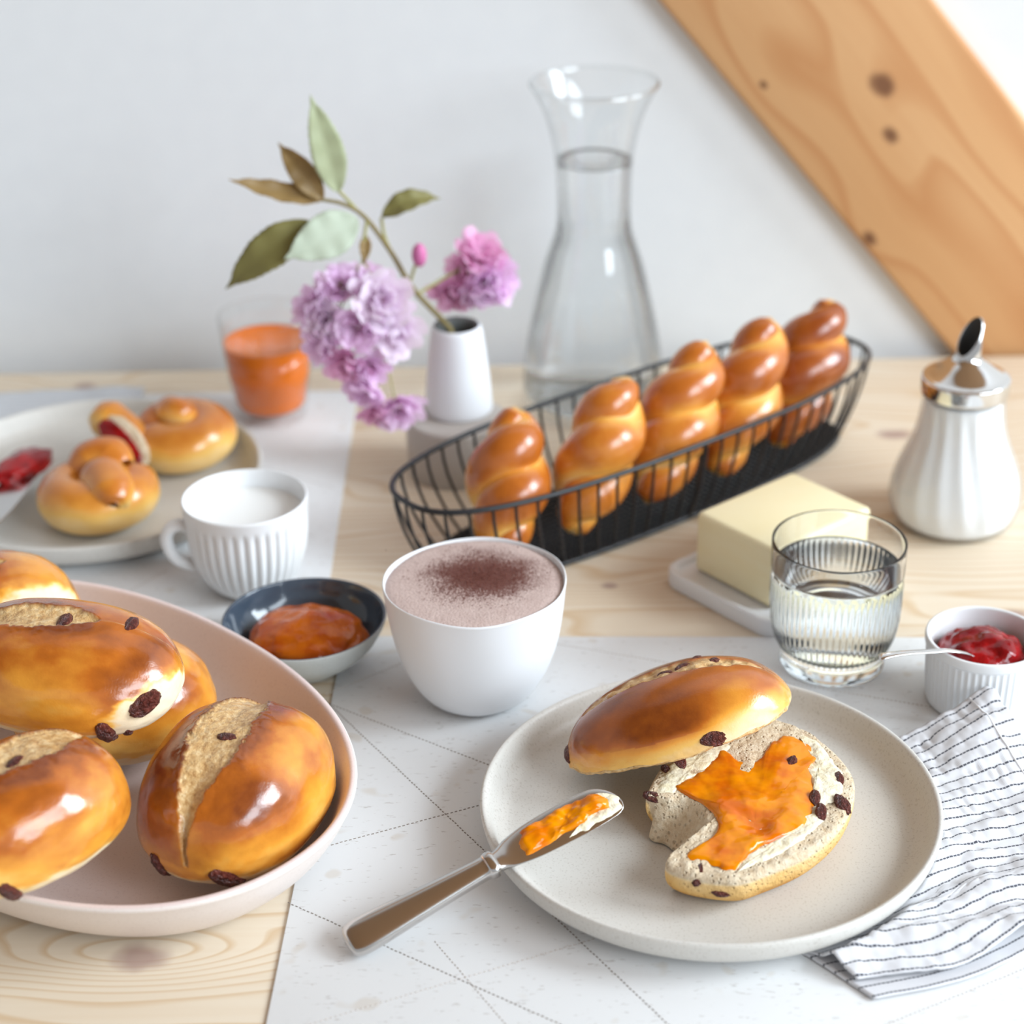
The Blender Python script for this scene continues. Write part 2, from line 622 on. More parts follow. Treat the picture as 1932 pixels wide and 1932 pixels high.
def m_napkin(name, ink, spacing, dash, base=(0.77, 0.765, 0.785)):
    """stripes along U, dashes along them, UV in metres"""
    t = NT(name)
    uv = t.uv()
    s = t.xyz(uv)
    w = t.math('MULTIPLY', t.math('SUBTRACT', t.noise(uv, 120, 2), 0.5), 0.0012)
    f = t.math('FRACT', t.math('DIVIDE', t.math('ADD', s[1], w), spacing))
    d = t.math('ABSOLUTE', t.math('SUBTRACT', f, 0.5))
    line = t.maprange(d, 0.092, 0.050)
    g = t.math('FRACT', t.math('DIVIDE', s[0], dash))
    gap = t.maprange(t.math('ABSOLUTE', t.math('SUBTRACT', g, 0.5)), 0.46, 0.36)
    ink_f = t.math('MULTIPLY', line, t.math('MULTIPLY_ADD', gap, 0.8, 0.2))
    weave = t.n('ShaderNodeTexWave', wave_type='BANDS', bands_direction='X')
    t.val(weave.inputs['Vector'], uv)
    weave.inputs['Scale'].default_value = 600
    weave2 = t.n('ShaderNodeTexWave', wave_type='BANDS', bands_direction='Y')
    t.val(weave2.inputs['Vector'], uv)
    weave2.inputs['Scale'].default_value = 600
    h = t.math('ADD', weave.outputs['Fac'], weave2.outputs['Fac'])
    n = t.noise(uv, 500, 3)
    col = t.mix(n, base, (base[0] * 0.92, base[1] * 0.92, base[2] * 0.93))
    t.set(color=t.mix(t.math('MULTIPLY', ink_f, 0.92), col, ink), rough=0.85, spec=0.2, normal=t.bump(h, 0.25, 0.0003), sheen=0.15)
    return t.m


MAT['foam'] = m_foam()
MAT['cocoa'] = plain('cocoa_powder', (0.12, 0.032, 0.02), 0.9)
MAT['mat'] = m_mat()
MAT['stitch'] = plain('brown_stitch_thread', (0.24, 0.20, 0.17), 0.8)
MAT['stitch_pale'] = plain('pale_stitch_thread', (0.52, 0.47, 0.43), 0.8)
MAT['napkin'] = m_napkin('striped_linen', (0.028, 0.030, 0.05), 0.0062, 0.0019)
MAT['napkin_grey'] = m_napkin('grey_flecked_linen', (0.38, 0.40, 0.43), 0.006, 0.004, base=(0.62, 0.63, 0.65))


def m_leaf(name, a, b):
    t = NT(name)
    uv = t.uv()
    s = t.xyz(uv)
    vein = t.math('SINE', t.math('MULTIPLY', t.math('ADD', s[1], t.math('MULTIPLY', t.math('ABSOLUTE', s[0]), -1.0)), 60))
    n = t.noise(t.obj(), 60, 3)
    col = t.mix(n, a, b)
    col = t.mix(t.maprange(vein, 0.7, 1.0, 0, 0.25), col, (0.62, 0.60, 0.36))
    t.set(color=col, rough=0.45, normal=t.bump(vein, 0.15, 0.0006))
    tr = t.n('ShaderNodeBsdfTranslucent')
    t.val(tr.inputs['Color'], col)
    mx = t.n('ShaderNodeMixShader')
    mx.inputs[0].default_value = 0.35
    out = t.t.nodes['Material Output']
    t.t.links.new(t.b.outputs[0], mx.inputs[1])
    t.t.links.new(tr.outputs[0], mx.inputs[2])
    t.t.links.new(mx.outputs[0], out.inputs[0])
    return t.m


def m_petal(name, a, b):
    t = NT(name)
    c = t.attr('along')
    col = t.ramp(c, [(0.0, b), (0.35, a), (1.0, tuple(min(1, k * 1.08 + 0.04) for k in a))])
    t.set(color=col, rough=0.6)
    tr = t.n('ShaderNodeBsdfTranslucent')
    t.val(tr.inputs['Color'], col)
    mx = t.n('ShaderNodeMixShader')
    mx.inputs[0].default_value = 0.5
    out = t.t.nodes['Material Output']
    t.t.links.new(t.b.outputs[0], mx.inputs[1])
    t.t.links.new(tr.outputs[0], mx.inputs[2])
    t.t.links.new(mx.outputs[0], out.inputs[0])
    return t.m


MAT['leaf_pale'] = m_leaf('pale_green_leaf', (0.50, 0.56, 0.34), (0.58, 0.62, 0.42))
MAT['leaf_mint'] = m_leaf('mint_green_leaf', (0.56, 0.63, 0.50), (0.62, 0.68, 0.55))
MAT['leaf_olive'] = m_leaf('olive_green_leaf', (0.24, 0.21, 0.06), (0.33, 0.30, 0.10))
MAT['leaf_bronze'] = m_leaf('bronze_leaf', (0.33, 0.20, 0.075), (0.42, 0.27, 0.09))
MAT['petal'] = m_petal('pink_petal', (0.95, 0.70, 0.89), (0.86, 0.42, 0.69))
MAT['petal_deep'] = m_petal('deep_pink_petal', (0.90, 0.55, 0.76), (0.74, 0.24, 0.46))
MAT['petal_light'] = m_petal('light_pink_petal', (0.95, 0.80, 0.93), (0.88, 0.52, 0.76))
MAT['stem'] = plain('brown_green_twig', (0.22, 0.17, 0.06), 0.6)
MAT['green_stem'] = plain('green_flower_stalk', (0.36, 0.34, 0.12), 0.6)
MAT['floor'] = m_wood('oak_floor_wood', (0, 0, 0), [(1.0, -0.6, 0.2, 0.05, 0.1, 0.01)], (0.50, 0.33, 0.19), (0.43, 0.27, 0.15), (0.33, 0.19, 0.10), 30, (0.15, 0.07, 0.03))

# ================================================================== setting
WALL_Y = 1.314
v, f = rbox(6.0, 0.2, 2.7, 0.002, 1)
o = part('wall_back', v, f, MAT['wall'], smooth=False)
o.location = (0, WALL_Y + 0.1, 0)
tag(o, 'plain white painted wall behind the breakfast table', 'wall', kind='structure')
v, f = rbox(6.0, 4.0, 0.1, 0.002, 1)
o = part('floor', v, f, MAT['floor'], smooth=False)
o.location = (0, WALL_Y - 2.0, -0.1)
tag(o, 'brown wooden floor under the table', 'floor', kind='structure')

v, f = rbox(3.7, 2.9, 0.06, 0.002, 1)
o = part('ceiling', v, f, MAT['floor'], smooth=False)
o.location = (-0.35, -0.16, 2.50)
tag(o, 'brown boarded attic ceiling above the table', 'ceiling', kind='structure')

# slanting roof timber in front of the wall: left edge through (.1015,.2563) and (.3176,.0012)
ang = math.atan2(0.2563 - 0.0012, 0.1015 - 0.3176)
bw = 0.137
ex = Vector((math.cos(ang), 0, math.sin(ang)))
en = Vector((math.sin(ang), 0, -math.cos(ang)))
if en.x < 0:
    en = -en
mid = Vector((0.2096, 0, 0.129)) + en * (bw / 2)
L_beam = 2.6
v, f = rbox(L_beam, bw, 0.045, 0.004, 3, z0=-0.0225)
beam = part('wooden_beam', v, f, MAT['beam'])
m3 = Matrix((( -ex.x, en.x, 0), (0, 0, -1), (-ex.z, en.z, 0)))
mm = m3.to_4x4()
if mm.to_3x3().determinant() < 0:
    mm = Matrix((( ex.x, en.x, 0), (0, 0, -1), (ex.z, en.z, 0))).to_4x4()
mm.translation = (mid.x, 1.3225, TZ + mid.z)
beam.matrix_world = mm
tag(beam, 'slanting orange-brown timber beam with dark knots against the white wall', 'beam', kind='structure')

# table
table = thing('dining_table', 'pale pine dining table carrying the whole breakfast', 'table', (0, 0.80, -TZ))
v, f = rbox(1.9, 0.992, 0.035, 0.003, 3, z0=TZ - 0.035)
part('table_top', v, f, MAT['table'], table)
for sx in (-0.85, 0.85):
    for sy in (-0.42, 0.42):
        v, f = rbox(0.06, 0.06, TZ - 0.036, 0.004, 2)
        obj('leg', make_mesh('leg', v, f, MAT['table']), table, (sx, sy, 0))

# ------------------------------------------------------------------ place mats
MT = 0.0012
ON = MT + 0.0004       # resting height of things that stand on a mat, just clear of the stitches


def stitch_line(a, b, mat, parent, step=0.0022, dash=0.0013, w=0.00032, jitter=0.00012):
    a, b = np.array(a), np.array(b)
    L = np.linalg.norm(b - a)
    d = (b - a) / L
    n = np.array((-d[1], d[0]))
    V, F = [], []
    k = 0
    s = 0
    while s + dash < L:
        j = random.uniform(-jitter, jitter)
        p0, p1 = a + d * s + n * j, a + d * (s + dash) + n * j
        i = len(V)
        for p, zz in ((p0, 0), (p1, 0)):
            for sg in (-1, 1):
                q = p + n * w * sg
                V.append((q[0], q[1], MT + 0.00002))
        for p in (p0 + d * dash * 0.2, p1 - d * dash * 0.2):
            V.append((p[0], p[1], MT + 0.00032))
        F += [(i, i + 1, i + 4), (i + 2, i + 5, i + 3), (i, i + 4, i + 5, i + 2), (i + 1, i + 3, i + 5, i + 4)]
        s += step
        k += 1
    return part('stitch_line', V, F, mat, parent, smooth=False)


def placemat(label, x0, x1, y0, y1, lines, rot=0.0):
    t = thing('placemat', label, 'placemat', (0, 0, 0.0))
    v, f = rbox(x1 - x0, y1 - y0, MT, 0.0004, 2)
    v = v + [(x0 + x1) / 2, (y0 + y1) / 2, 0]
    if rot:
        ca_, sa_ = math.cos(rot), math.sin(rot)
        q = v[:, :2] - [x0, y1]
        v[:, :2] = np.c_[q[:, 0] * ca_ - q[:, 1] * sa_, q[:, 0] * sa_ + q[:, 1] * ca_] + [x0, y1]
    part('cloth', v, f, MAT['mat'], t)
    for a, b, m in lines:
        stitch_line(a, b, MAT[m], t)
    return t


pm = placemat('white cork placemat with dashed seams under the plate with the open bun', -0.0928, 0.38, 0.56, 0.9208, [
    ((-0.0995, 0.8555), (0.055, 0.748), 'stitch'), ((-0.0985, 0.8565), (0.062, 0.607), 'stitch'),
    ((-0.0985, 0.7285), (0.10, 0.8125), 'stitch'), ((-0.1025, 0.6925), (0.09, 0.556 + 0.005), 'stitch'),
    ((-0.0985, 0.609), (0.06, 0.676), 'stitch_pale'),
    ((0.0, 0.9225 - 0.006), (0.22, 0.8375), 'stitch_pale'), ((-0.0365, 0.6645), (0.02, 0.567), 'stitch_pale'),
    ((-0.0985, 0.862), (-0.03, 0.915), 'stitch_pale'), ((0.145, 0.6065), (0.36, 0.715), 'stitch_pale'), ((0.06, 0.607), (0.09, 0.565), 'stitch')], rot=R(-2.15))
placemat('white cork placemat under the ribbed milk cup and juice glass', -0.57, -0.1055, 0.903, 1.252, [
    ((-0.30, 0.96), (-0.11, 0.93), 'stitch_pale'), ((-0.26, 0.92), (-0.20, 1.00), 'stitch_pale'), ((-0.33, 1.24), (-0.11, 1.10), 'stitch_pale')])


# ------------------------------------------------------------------ stoneware plates
def plate_profile(s=1.0, hh=1.0):
    out = [(0, 0.002), (0.068, 0.002), (0.070, 0.0002), (0.074, 0.0), (0.078, 0.002), (0.090, 0.0035), (0.099, 0.007), (0.1035, 0.012),
           (0.1052, 0.0178), (0.1050, 0.0200), (0.1038, 0.0206), (0.1022, 0.0196), (0.1005, 0.0160), (0.0985, 0.0115), (0.0950, 0.0084), (0.0925, 0.0072), (0.089, 0.0068), (0, 0.0066)]
    return [(r * s, z * hh) for r, z in out]


def make_plate(label, x, y, z, s=1.0):
    prof = plate_profile(s)
    a = catmull(prof[4:16], 4)
    prof = prof[:4] + [tuple(p) for p in a] + prof[16:]
    v, f = lathe(prof, 160)
    me = make_mesh('stoneware_plate', v, f, MAT['plate'], closed=True)
    o = obj('stoneware_plate', me, None, (x, y, TZ + z))
    tag(o, label, 'plate')
    return o


PL = (0.0885, 0.7385)
make_plate('beige stoneware plate holding the open raisin bun with apricot jam', PL[0], PL[1], ON, 1.003)
LP = (-0.2605, 1.0925)
make_plate('blurred beige stoneware plate with two knotted rolls behind the milk cup', LP[0], LP[1], ON, 1.003)


# ------------------------------------------------------------------ raisins
def raisin_mesh(seed):
    v, f = ico(4)
    n = fbm(v, 2.2, seed, 3)
    r = 1 + 0.14 * n - 0.07 * np.abs(np.sin(6.0 * v[:, 1] + 4 * n))
    v = v * r[:, None] * [1.0, 0.68, 0.55]
    return make_mesh('raisin', v, f, MAT['raisin'])


RAISINS = [raisin_mesh(s) for s in (3, 8, 21, 34)]


def raisin(parent, p, n, size=0.006, k=0, spin=0.0, sink=0.15, stretch=1.0):
    n = Vector(n).normalized()
    q = n.to_track_quat('Z', 'X')
    o = obj('raisin', RAISINS[k % 4], parent)
    o.rotation_mode = 'QUATERNION'
    o.rotation_quaternion = q @ Euler((0, 0, spin)).to_quaternion()
    o.location = Vector(p) - n * size * sink
    o.scale = (size * stretch, size, size)
    return o


# ------------------------------------------------------------------ raisin buns
def bun_mesh(L, W, Hh, seed, slash, tone=0.0, flat=0.62, lump=0.035, taper=0.0, power=2.25, sub=7, washline=-0.28, pale=()):
    """long axis X; slash = (cx, cy, half length, half width, yaw, depth)"""
    d, f = ico(sub)
    p = power
    k = (np.abs(d[:, 0]) ** p + np.abs(d[:, 1]) ** p + np.abs(d[:, 2]) ** p) ** (-1 / p)
    u = d * k[:, None]
    z = np.where(u[:, 2] < 0, u[:, 2] * flat, u[:, 2])
    wob = 1 + lump * fbm(d, 1.4, seed, 2) + 0.008 * fbm(d, 5, seed + 5, 2)
    tx = 1 - taper * u[:, 0]
    v = np.stack([u[:, 0] * L / 2, u[:, 1] * W / 2 * tx, z * Hh * 0.62 * (0.5 + 0.5 * tx)], 1) * wob[:, None]
    # slash
    cx, cy, hl, hw, yaw, dep = slash
    X, Y = v[:, 0] - cx, v[:, 1] - cy
    a = X * math.cos(yaw) + Y * math.sin(yaw)
    b = -X * math.sin(yaw) + Y * math.cos(yaw)
    t = np.clip(1 - (a / hl) ** 2, 0, 1)
    edge = hw * t ** 0.8 * (1 + 0.35 * np.clip(a / hl, -1, 1)) * (1 + 0.16 * vnoise(v, 240, seed + 1) + 0.12 * vnoise(v, 700, seed + 2))
    prof = (edge - np.abs(b)) / 0.0011
    m = sst(-0.5, 0.5, prof) * (v[:, 2] > 0)
    inner = np.clip(1 - np.abs(b) / (edge + 1e-6), 0, 1) * (v[:, 2] > 0) * (t > 0)
    lip = np.exp(-(prof * 0.0011 / 0.0035) ** 2) * sst(0.0, 0.3, t) * (v[:, 2] > 0)
    nrm = d / np.array([L, W, Hh]) * 1.0
    nrm /= np.linalg.norm(nrm, axis=1)[:, None]
    rough = fbm(v, 160, seed + 9, 4)
    v = v + nrm * (-dep * np.sqrt(inner) * 0.75 + 0.0009 * rough * m + lip * 0.0007 * (1 - m))[:, None]
    zz = u[:, 2]
    low = fbm(d, 1.7, seed + 31, 3)
    fine = fbm(d, 7, seed + 41, 3)
    wash = sst(washline - 0.10, washline + 0.05, zz + 0.10 * low + 0.10 * fine)
    crust = 0.06 + wash * (0.34 + tone) + 0.30 * sst(-0.2, 0.95, zz) * wash + 0.36 * low * wash + 0.06 * fine
    for pd_, ps_ in pale:
        pd_ = np.array(pd_, float) / np.linalg.norm(pd_)
        crust = crust * (1 - sst(1 - ps_ * 1.35, 1 - ps_ * 0.75, d @ pd_ + 0.10 * fine + 0.05 * low))
    crust = crust - 0.10 * sst(-0.55, -0.8, zz)
    near = np.exp(-(np.clip(np.abs(b) - edge, 0, 1) / 0.009) ** 2) * (np.abs(a) < hl * 1.1) * (v[:, 2] > 0)
    crust = crust + 0.22 * near * sst(0.0, 0.3, t)
    me = make_mesh('bun_body', v, f, MAT['crust'], attrs={'crust': np.clip(crust, 0, 1), 'slash': m})
    return me, v


def surf(v, d, off=0.0):
    """point of the vertex cloud v farthest along direction-like d (closest angle)"""
    d = np.array(d, float)
    d /= np.linalg.norm(d)
    k = v / (np.linalg.norm(v, axis=1)[:, None] + 1e-9)
    i = int(np.argmax(k @ d))
    return v[i]


def raisin_bun(label, loc, rot, dims, seed, slash, raisins, group='raisin buns in the pink bowl', **kw):
    t = thing('raisin_bun', label, 'bun', loc, rot, group)
    me, v = bun_mesh(*dims, seed, slash, **kw)
    obj('bun_body', me, t)
    for k, (d, size, spin, st) in enumerate(raisins):
        p = surf(v, d)
        n = p / np.array(dims) ** 2
        raisin(t, p, n, size, k + seed, spin, 0.22, st)
    return t


# ------------------------------------------------------------------ pink oval bowl
BC = (-0.2165, 0.7850)
BA = R(-44)
bowl = thing('oval_bowl', 'large pink oval stoneware bowl piled with raisin buns', 'bowl', (BC[0], BC[1], 0), (0, 0, BA))


def oval(prof, a, b, seg=176):
    """prof: (fraction of the rim size, z)"""
    verts, faces, rings = [], [], []
    for s, z in prof:
        if s <= 1e-6:
            rings.append([len(verts)])
            verts.append((0, 0, z))
            continue
        ring = []
        for j in range(seg):
            th = 2 * math.pi * j / seg
            c, sn = math.cos(th), math.sin(th)
            rr = (abs(c) ** 2.15 + abs(sn) ** 2.15) ** (-1 / 2.15)
            ring.append(len(verts))
            off = (1 - s)
            verts.append(((a - off) * rr * c, (b - off) * rr * sn, z))
        rings.append(ring)
    for A, B in zip(rings[:-1], rings[1:]):
        for j in range(seg):
            j2 = (j + 1) % seg
            if len(A) == 1:
                faces.append((A[0], B[j], B[j2]))
            elif len(B) == 1:
                faces.append((A[j], B[0], A[j2]))
            else:
                faces.append((A[j], B[j], B[j2], A[j2]))
    return np.array(verts), faces


BOWA, BOWB = 0.1660, 0.1085
# s = 1 - inset in metres
pr_out = [(1 - 0.046, 0.003), (1 - 0.038, 0.0), (1 - 0.033, 0.001), (1 - 0.0225, 0.0075), (1 - 0.0130, 0.0185), (1 - 0.0055, 0.0320), (1 - 0.0012, 0.0430), (1 - 0.0, 0.0465), (1 - 0.0008, 0.0482)]
pr_in = [(1 - 0.0008, 0.0482), (1 - 0.0024, 0.0486), (1 - 0.0042, 0.0470), (1 - 0.0066, 0.0410), (1 - 0.0108, 0.0310), (1 - 0.0165, 0.0210), (1 - 0.0245, 0.0130), (1 - 0.037, 0.0085), (1 - 0.055, 0.0072), (0.0, 0.0068)]
pr_out = [(q, z * 0.80) for q, z in pr_out]
pr_in = [(q, z * 0.80) for q, z in pr_in]
po = [(0, 0.0024)] + [tuple(p) for p in catmull(pr_out, 4)]
v, f = oval(po, BOWA, BOWB)
part('outer_shell', v, f, MAT['pink_out'], bowl)
v, f = oval([tuple(p) for p in catmull(pr_in[:-1], 4)] + [pr_in[-1]], BOWA, BOWB)
v2 = v
part('glazed_inside', v, [tuple(reversed(x)) for x in f], MAT['pink'], bowl)

raisin_bun('shiny raisin bun with a broad pale slash at the front end of the pink bowl', (-0.1265, 0.7262, 0.0350), (R(0), R(-2), R(72)),
           (0.104, 0.082, 0.060), 11, (-0.003, 0.003, 0.050, 0.0125, R(3), 0.0036),
           [((-0.97, 0.33, -0.12), 0.0060, 0.3, 1.2), ((-0.93, -0.32, -0.16), 0.0078, 0.8, 1.3), ((-0.06, -0.02, 1.0), 0.0046, 1.2, 1.2)], tone=0.10, taper=-0.06)
raisin_bun('big golden raisin bun resting on top of the pile in the pink bowl', (-0.2058, 0.7640, 0.0785), (R(6), R(5), R(-8)),
           (0.110, 0.076, 0.047), 23, (-0.018, 0.004, 0.034, 0.0085, R(4), 0.003),
           [((0.93, -0.45, 0.16), 0.0075, 1.9, 1.25), ((0.72, -0.78, -0.12), 0.0070, 0.4, 1.2), ((0.70, 0.25, 0.60), 0.0048, 0.9, 1.5),
            ((0.02, 0.10, 1.0), 0.0055, 0.1, 1.5), ((0.85, -0.60, -0.16), 0.004, 0.3, 1.0)], tone=0.08, pale=[((1.0, -0.42, -0.22), 0.20)])
raisin_bun('golden raisin bun leaning over the front rim of the pink bowl', (-0.2105, 0.6755, 0.0600), (R(0), R(0), R(40)),
           (0.097, 0.073, 0.052), 37, (0.006, 0.004, 0.034, 0.0115, R(10), 0.003),
           [((0.10, 0.00, 1.0), 0.0050, 0.5, 1.2), ((-0.55, -0.8, -0.2), 0.006, 0.5, 1.3), ((-0.75, -0.65, 0.12), 0.005, 1.0, 1.3)], tone=0.04)
raisin_bun('pale-sided raisin bun at the back of the pink bowl behind the pile', (-0.2730, 0.8640, 0.0410), (R(2), R(-3), R(20)),
           (0.106, 0.084, 0.062), 51, (-0.01, 0.0, 0.03, 0.008, 0.1, 0.003),
           [((0.46, -0.74, 0.50), 0.0068, 1.5, 1.1), ((0.60, -0.70, 0.36), 0.0055, 0.4, 1.2)], tone=0.0, washline=0.15, pale=[((0.5, -0.85, 0.12), 0.30)])
raisin_bun('half-hidden raisin bun squeezed beneath the topmost bun of the pile', (-0.1960, 0.8085, 0.0305), (R(0), R(0), R(12)),
           (0.098, 0.080, 0.052), 67, (0.0, 0.0, 0.03, 0.008, 0.1, 0.003), [((0.92, -0.40, -0.08), 0.006, 0.5, 1.3)], tone=0.0)

# ------------------------------------------------------------------ open bun on the plate: lower half
C0 = np.array((0.1065, 0.7325))
top_out = np.array([(0.0595, 0.7326), (0.0694, 0.7575), (0.0840, 0.7810), (0.0990, 0.7945), (0.1197, 0.7945), (0.1402, 0.7774), (0.1518, 0.755), (0.154, 0.7339),
                    (0.1444, 0.708), (0.1273, 0.6874), (0.1049, 0.6733), (0.0918, 0.6682), (0.073, 0.6723), (0.0640, 0.6790), (0.0669, 0.6865), (0.0763, 0.6915),
                    (0.0829, 0.6993), (0.0843, 0.7117), (0.0825, 0.7205), (0.0765, 0.7262), (0.0680, 0.7262), (0.0605, 0.7285)]) - C0
n_in = 12
oc = catmull(top_out, n_in, closed=True)
is_bite = np.zeros(len(top_out))
is_bite[14:21] = 1
bite = np.repeat(is_bite, n_in)
bite = np.convolve(np.r_[bite[-4:], bite, bite[:4]], np.ones(9) / 9, 'valid')
low = oc * 0.84
bl = np.array([(0.0655, 0.7210), (0.0690, 0.7110), (0.0740, 0.7040), (0.0790, 0.6985)]) - C0
# the bitten wall slopes outwards towards the plate
tgt = oc + np.array((-0.008, -0.006)) * np.clip(np.sin(np.linspace(0, math.pi, len(oc))), 0, 1)[:, None] * 0
bs_ = np.clip((np.arange(len(oc)) - 14 * n_in) / (7.0 * n_in), 0, 1)
bw_s = np.sin(bs_ * math.pi) ** 0.7 * bite
low = low * (1 - bite)[:, None] + (oc * 0.985 + np.array((-0.0120, -0.0085)) * bw_s[:, None]) * bite[:, None]
Z_TOP, Z_BOT = 0.0285, 0.0076
rings = []
cr = []
M = len(oc)
# top face rings from centre outwards
for s in (0.0001, 0.08, 0.16, 0.24, 0.32, 0.40, 0.48, 0.55, 0.62, 0.69, 0.75, 0.81, 0.87, 0.92, 0.95, 0.975):
    pts = np.c_[oc * s, np.full(M, Z_TOP)]
    pts[:, 2] += 0.0011 * fbm(pts + 3, 90, 4, 4) + 0.0008 * fbm(pts, 320, 9, 2) - 0.001 * s ** 4
    rings.append(pts)
    cr.append(np.zeros(M))
for q in (0.04, 0.09, 0.16, 0.26, 0.38, 0.5, 0.62, 0.74, 0.85, 0.93, 1.0):
    bul = 1.0 + 0.02 * math.sin(q * math.pi) - 0.0
    sh = q ** 2.2
    xy = (oc * bul) * (1 - sh) + low * sh
    xyb = oc * (1 - q) + low * q
    xy = xy * (1 - bite)[:, None] + xyb * bite[:, None]
    pts = np.c_[xy, np.full(M, Z_TOP - 0.001 + (Z_BOT - Z_TOP + 0.001) * (q ** 0.8))]
    nb = fbm(pts, 130, 14, 4)
    pts[:, :2] *= (1 + (0.010 * nb) * (0.25 + bite))[:, None]
    rings.append(pts)
    cr.append((1 - bite) * min(1, (q - 0.02) * 9) * (0.62 + 0.28 * min(1, q * 1.5)))
rings.append(np.c_[low * 0.5, np.full(M, Z_BOT)])
cr.append(np.ones(M) * 0.8)
V = np.vstack(rings)
Fc = []
for k in range(len(rings) - 1):
    for j in range(M):
        j2 = (j + 1) % M
        Fc.append((k * M + j, (k + 1) * M + j, (k + 1) * M + j2, k * M + j2))
Fc.append(tuple(range(M)))
Fc.append(tuple((len(rings) - 1) * M + j for j in range(M))[::-1])
bh = thing('bun_lower_half', 'bitten lower half of a raisin bun spread with butter and apricot jam', 'bun', (C0[0], C0[1], ON))
part('bread', V, Fc, MAT['crumb'], bh, closed=True, attrs={'crust': np.concatenate(cr)})


def patch(outline, z0, thick, seed, freq=120, amp=0.0007, rough_edge=0.02, rings_n=14, sub=10, drop=0.0006, cen=None):
    oc = catmull(np.asarray(outline, float), sub, closed=True)
    c = oc.mean(0) if cen is None else np.array(cen)
    M = len(oc)
    d = oc - c
    d = d * (1 + rough_edge * fbm(np.c_[d, np.zeros(M)], 260, seed, 3))[:, None]
    R_, F_ = [], []
    ss = [0.0001] + list(np.linspace(0.1, 1.0, rings_n))
    for s in ss:
        pts = np.c_[c + d * s, np.zeros(M)]
        e = math.sqrt(max(0.0, 1 - s ** 6))
        pts[:, 2] = z0 - drop + thick * e + amp * fbm(pts + 7, freq, seed, 3) * e
        R_.append(pts)
    V_ = np.vstack(R_)
    for k in range(len(R_) - 1):
        for j in range(M):
            j2 = (j + 1) % M
            F_.append((k * M + j, (k + 1) * M + j, (k + 1) * M + j2, k * M + j2))
    F_.append(tuple(range(M)))
    return V_, F_


jam_o = np.array([(0.0715, 0.7345), (0.0817, 0.7436), (0.0905, 0.7560), (0.0970, 0.7647), (0.1037, 0.7557), (0.1123, 0.7555), (0.1216, 0.7705), (0.1322, 0.7746), (0.1427, 0.761), (0.1359, 0.7483),
                  (0.1372, 0.7316), (0.1342, 0.7195), (0.1272, 0.7039), (0.1192, 0.6964), (0.1042, 0.6873), (0.0921, 0.6735), (0.0825, 0.6778), (0.0730, 0.6845), (0.0860, 0.6975), (0.0880, 0.7110), (0.0835, 0.7215)]) - C0
but_o = [[(0.0640, 0.7345), (0.072, 0.7530), (0.086, 0.7740), (0.0965, 0.7760), (0.1010, 0.768), (0.094, 0.755), (0.082, 0.742), (0.0705, 0.7305)],
         [(0.1335, 0.7755), (0.1425, 0.7680), (0.1475, 0.752), (0.1495, 0.7360), (0.1440, 0.7230), (0.1330, 0.718), (0.1345, 0.735), (0.1335, 0.752), (0.138, 0.765)],
         [(0.1390, 0.7130), (0.1270, 0.6960), (0.1130, 0.6840), (0.1010, 0.6770), (0.0940, 0.6735), (0.0960, 0.680), (0.1080, 0.690), (0.1230, 0.703), (0.1310, 0.714)]]
for i, bo in enumerate(but_o):
    v, f = patch(np.array(bo) - C0, Z_TOP, 0.0011, 61 + i, 230, 0.0012, 0.16, 8, 8)
    part('butter', v, f, MAT['butter_spread'], bh)
v, f = patch(jam_o, Z_TOP, 0.0026, 77, 70, 0.0017, 0.04, 22, 10, drop=0.0008, cen=np.array((0.105, 0.706)) - C0)
part('apricot_jam', v, f, MAT['apricot'], bh)
for x, y, z, s, k, sp in [(0.1460, 0.7195, 0.0280, 0.0048, 0, 0.9), (0.1475, 0.7385, 0.0282, 0.0036, 1, 0.2), (0.1352, 0.7120, 0.0292, 0.0042, 2, 0.1), (0.1340, 0.7225, 0.0296, 0.0038, 3, 0.5),
                          (0.0620, 0.7300, 0.0265, 0.0042, 1, 1.3), (0.0700, 0.7480, 0.0270, 0.0040, 2, 0.8), (0.0775, 0.6750, 0.0255, 0.0048, 3, 0.3), (0.0860, 0.6700, 0.0200, 0.0040, 0, 1.0),
                          (0.0800, 0.6975, 0.0115, 0.0038, 2, 0.9), (0.1270, 0.7500, 0.0292, 0.0040, 1, 0.2)]:
    raisin(bh, (x - C0[0], y - C0[1], z), (random.uniform(-.3, .1), -0.3, 1), s, k, sp, 0.1, 1.3)

# lid
P1 = Vector((0.0262, 0.7700, 0.0150))
P2 = Vector((0.1290, 0.7825, 0.0445))
lx = (P2 - P1).normalized()
ly = Vector((0, 0.965, -0.26))
ly = (ly - lx * ly.dot(lx)).normalized()
lz = lx.cross(ly)
lid = thing('bun_upper_half', 'glossy upper half of the cut raisin bun leaning on the jam-covered half', 'bun')
lm = Matrix((lx, ly, lz)).transposed().to_4x4()
lm.translation = (P1 + P2) / 2 + Vector((0, 0, TZ + ON + 0.0022))
lid.matrix_world = lm
d, f = ico(7)
Ll, Wl, Hl = 0.110, 0.076, 0.030
k = (np.abs(d[:, 0]) ** 2.1 + np.abs(d[:, 1]) ** 2.1 + np.abs(d[:, 2]) ** 2.1) ** (-1 / 2.1)
u = d * k[:, None]
v = np.stack([u[:, 0] * Ll / 2 * (1 + 0.0 * u[:, 1]), u[:, 1] * Wl / 2 * (1 + 0.10 * u[:, 0]), np.where(u[:, 2] > 0, u[:, 2] * Hl, u[:, 2] * 0.004)], 1)
v *= (1 + 0.03 * fbm(d, 1.6, 5, 2))[:, None]
under = (u[:, 2] < -0.02)
edge_n = fbm(d, 9, 15, 3)
rim = np.exp(-(u[:, 2] / 0.10) ** 2)
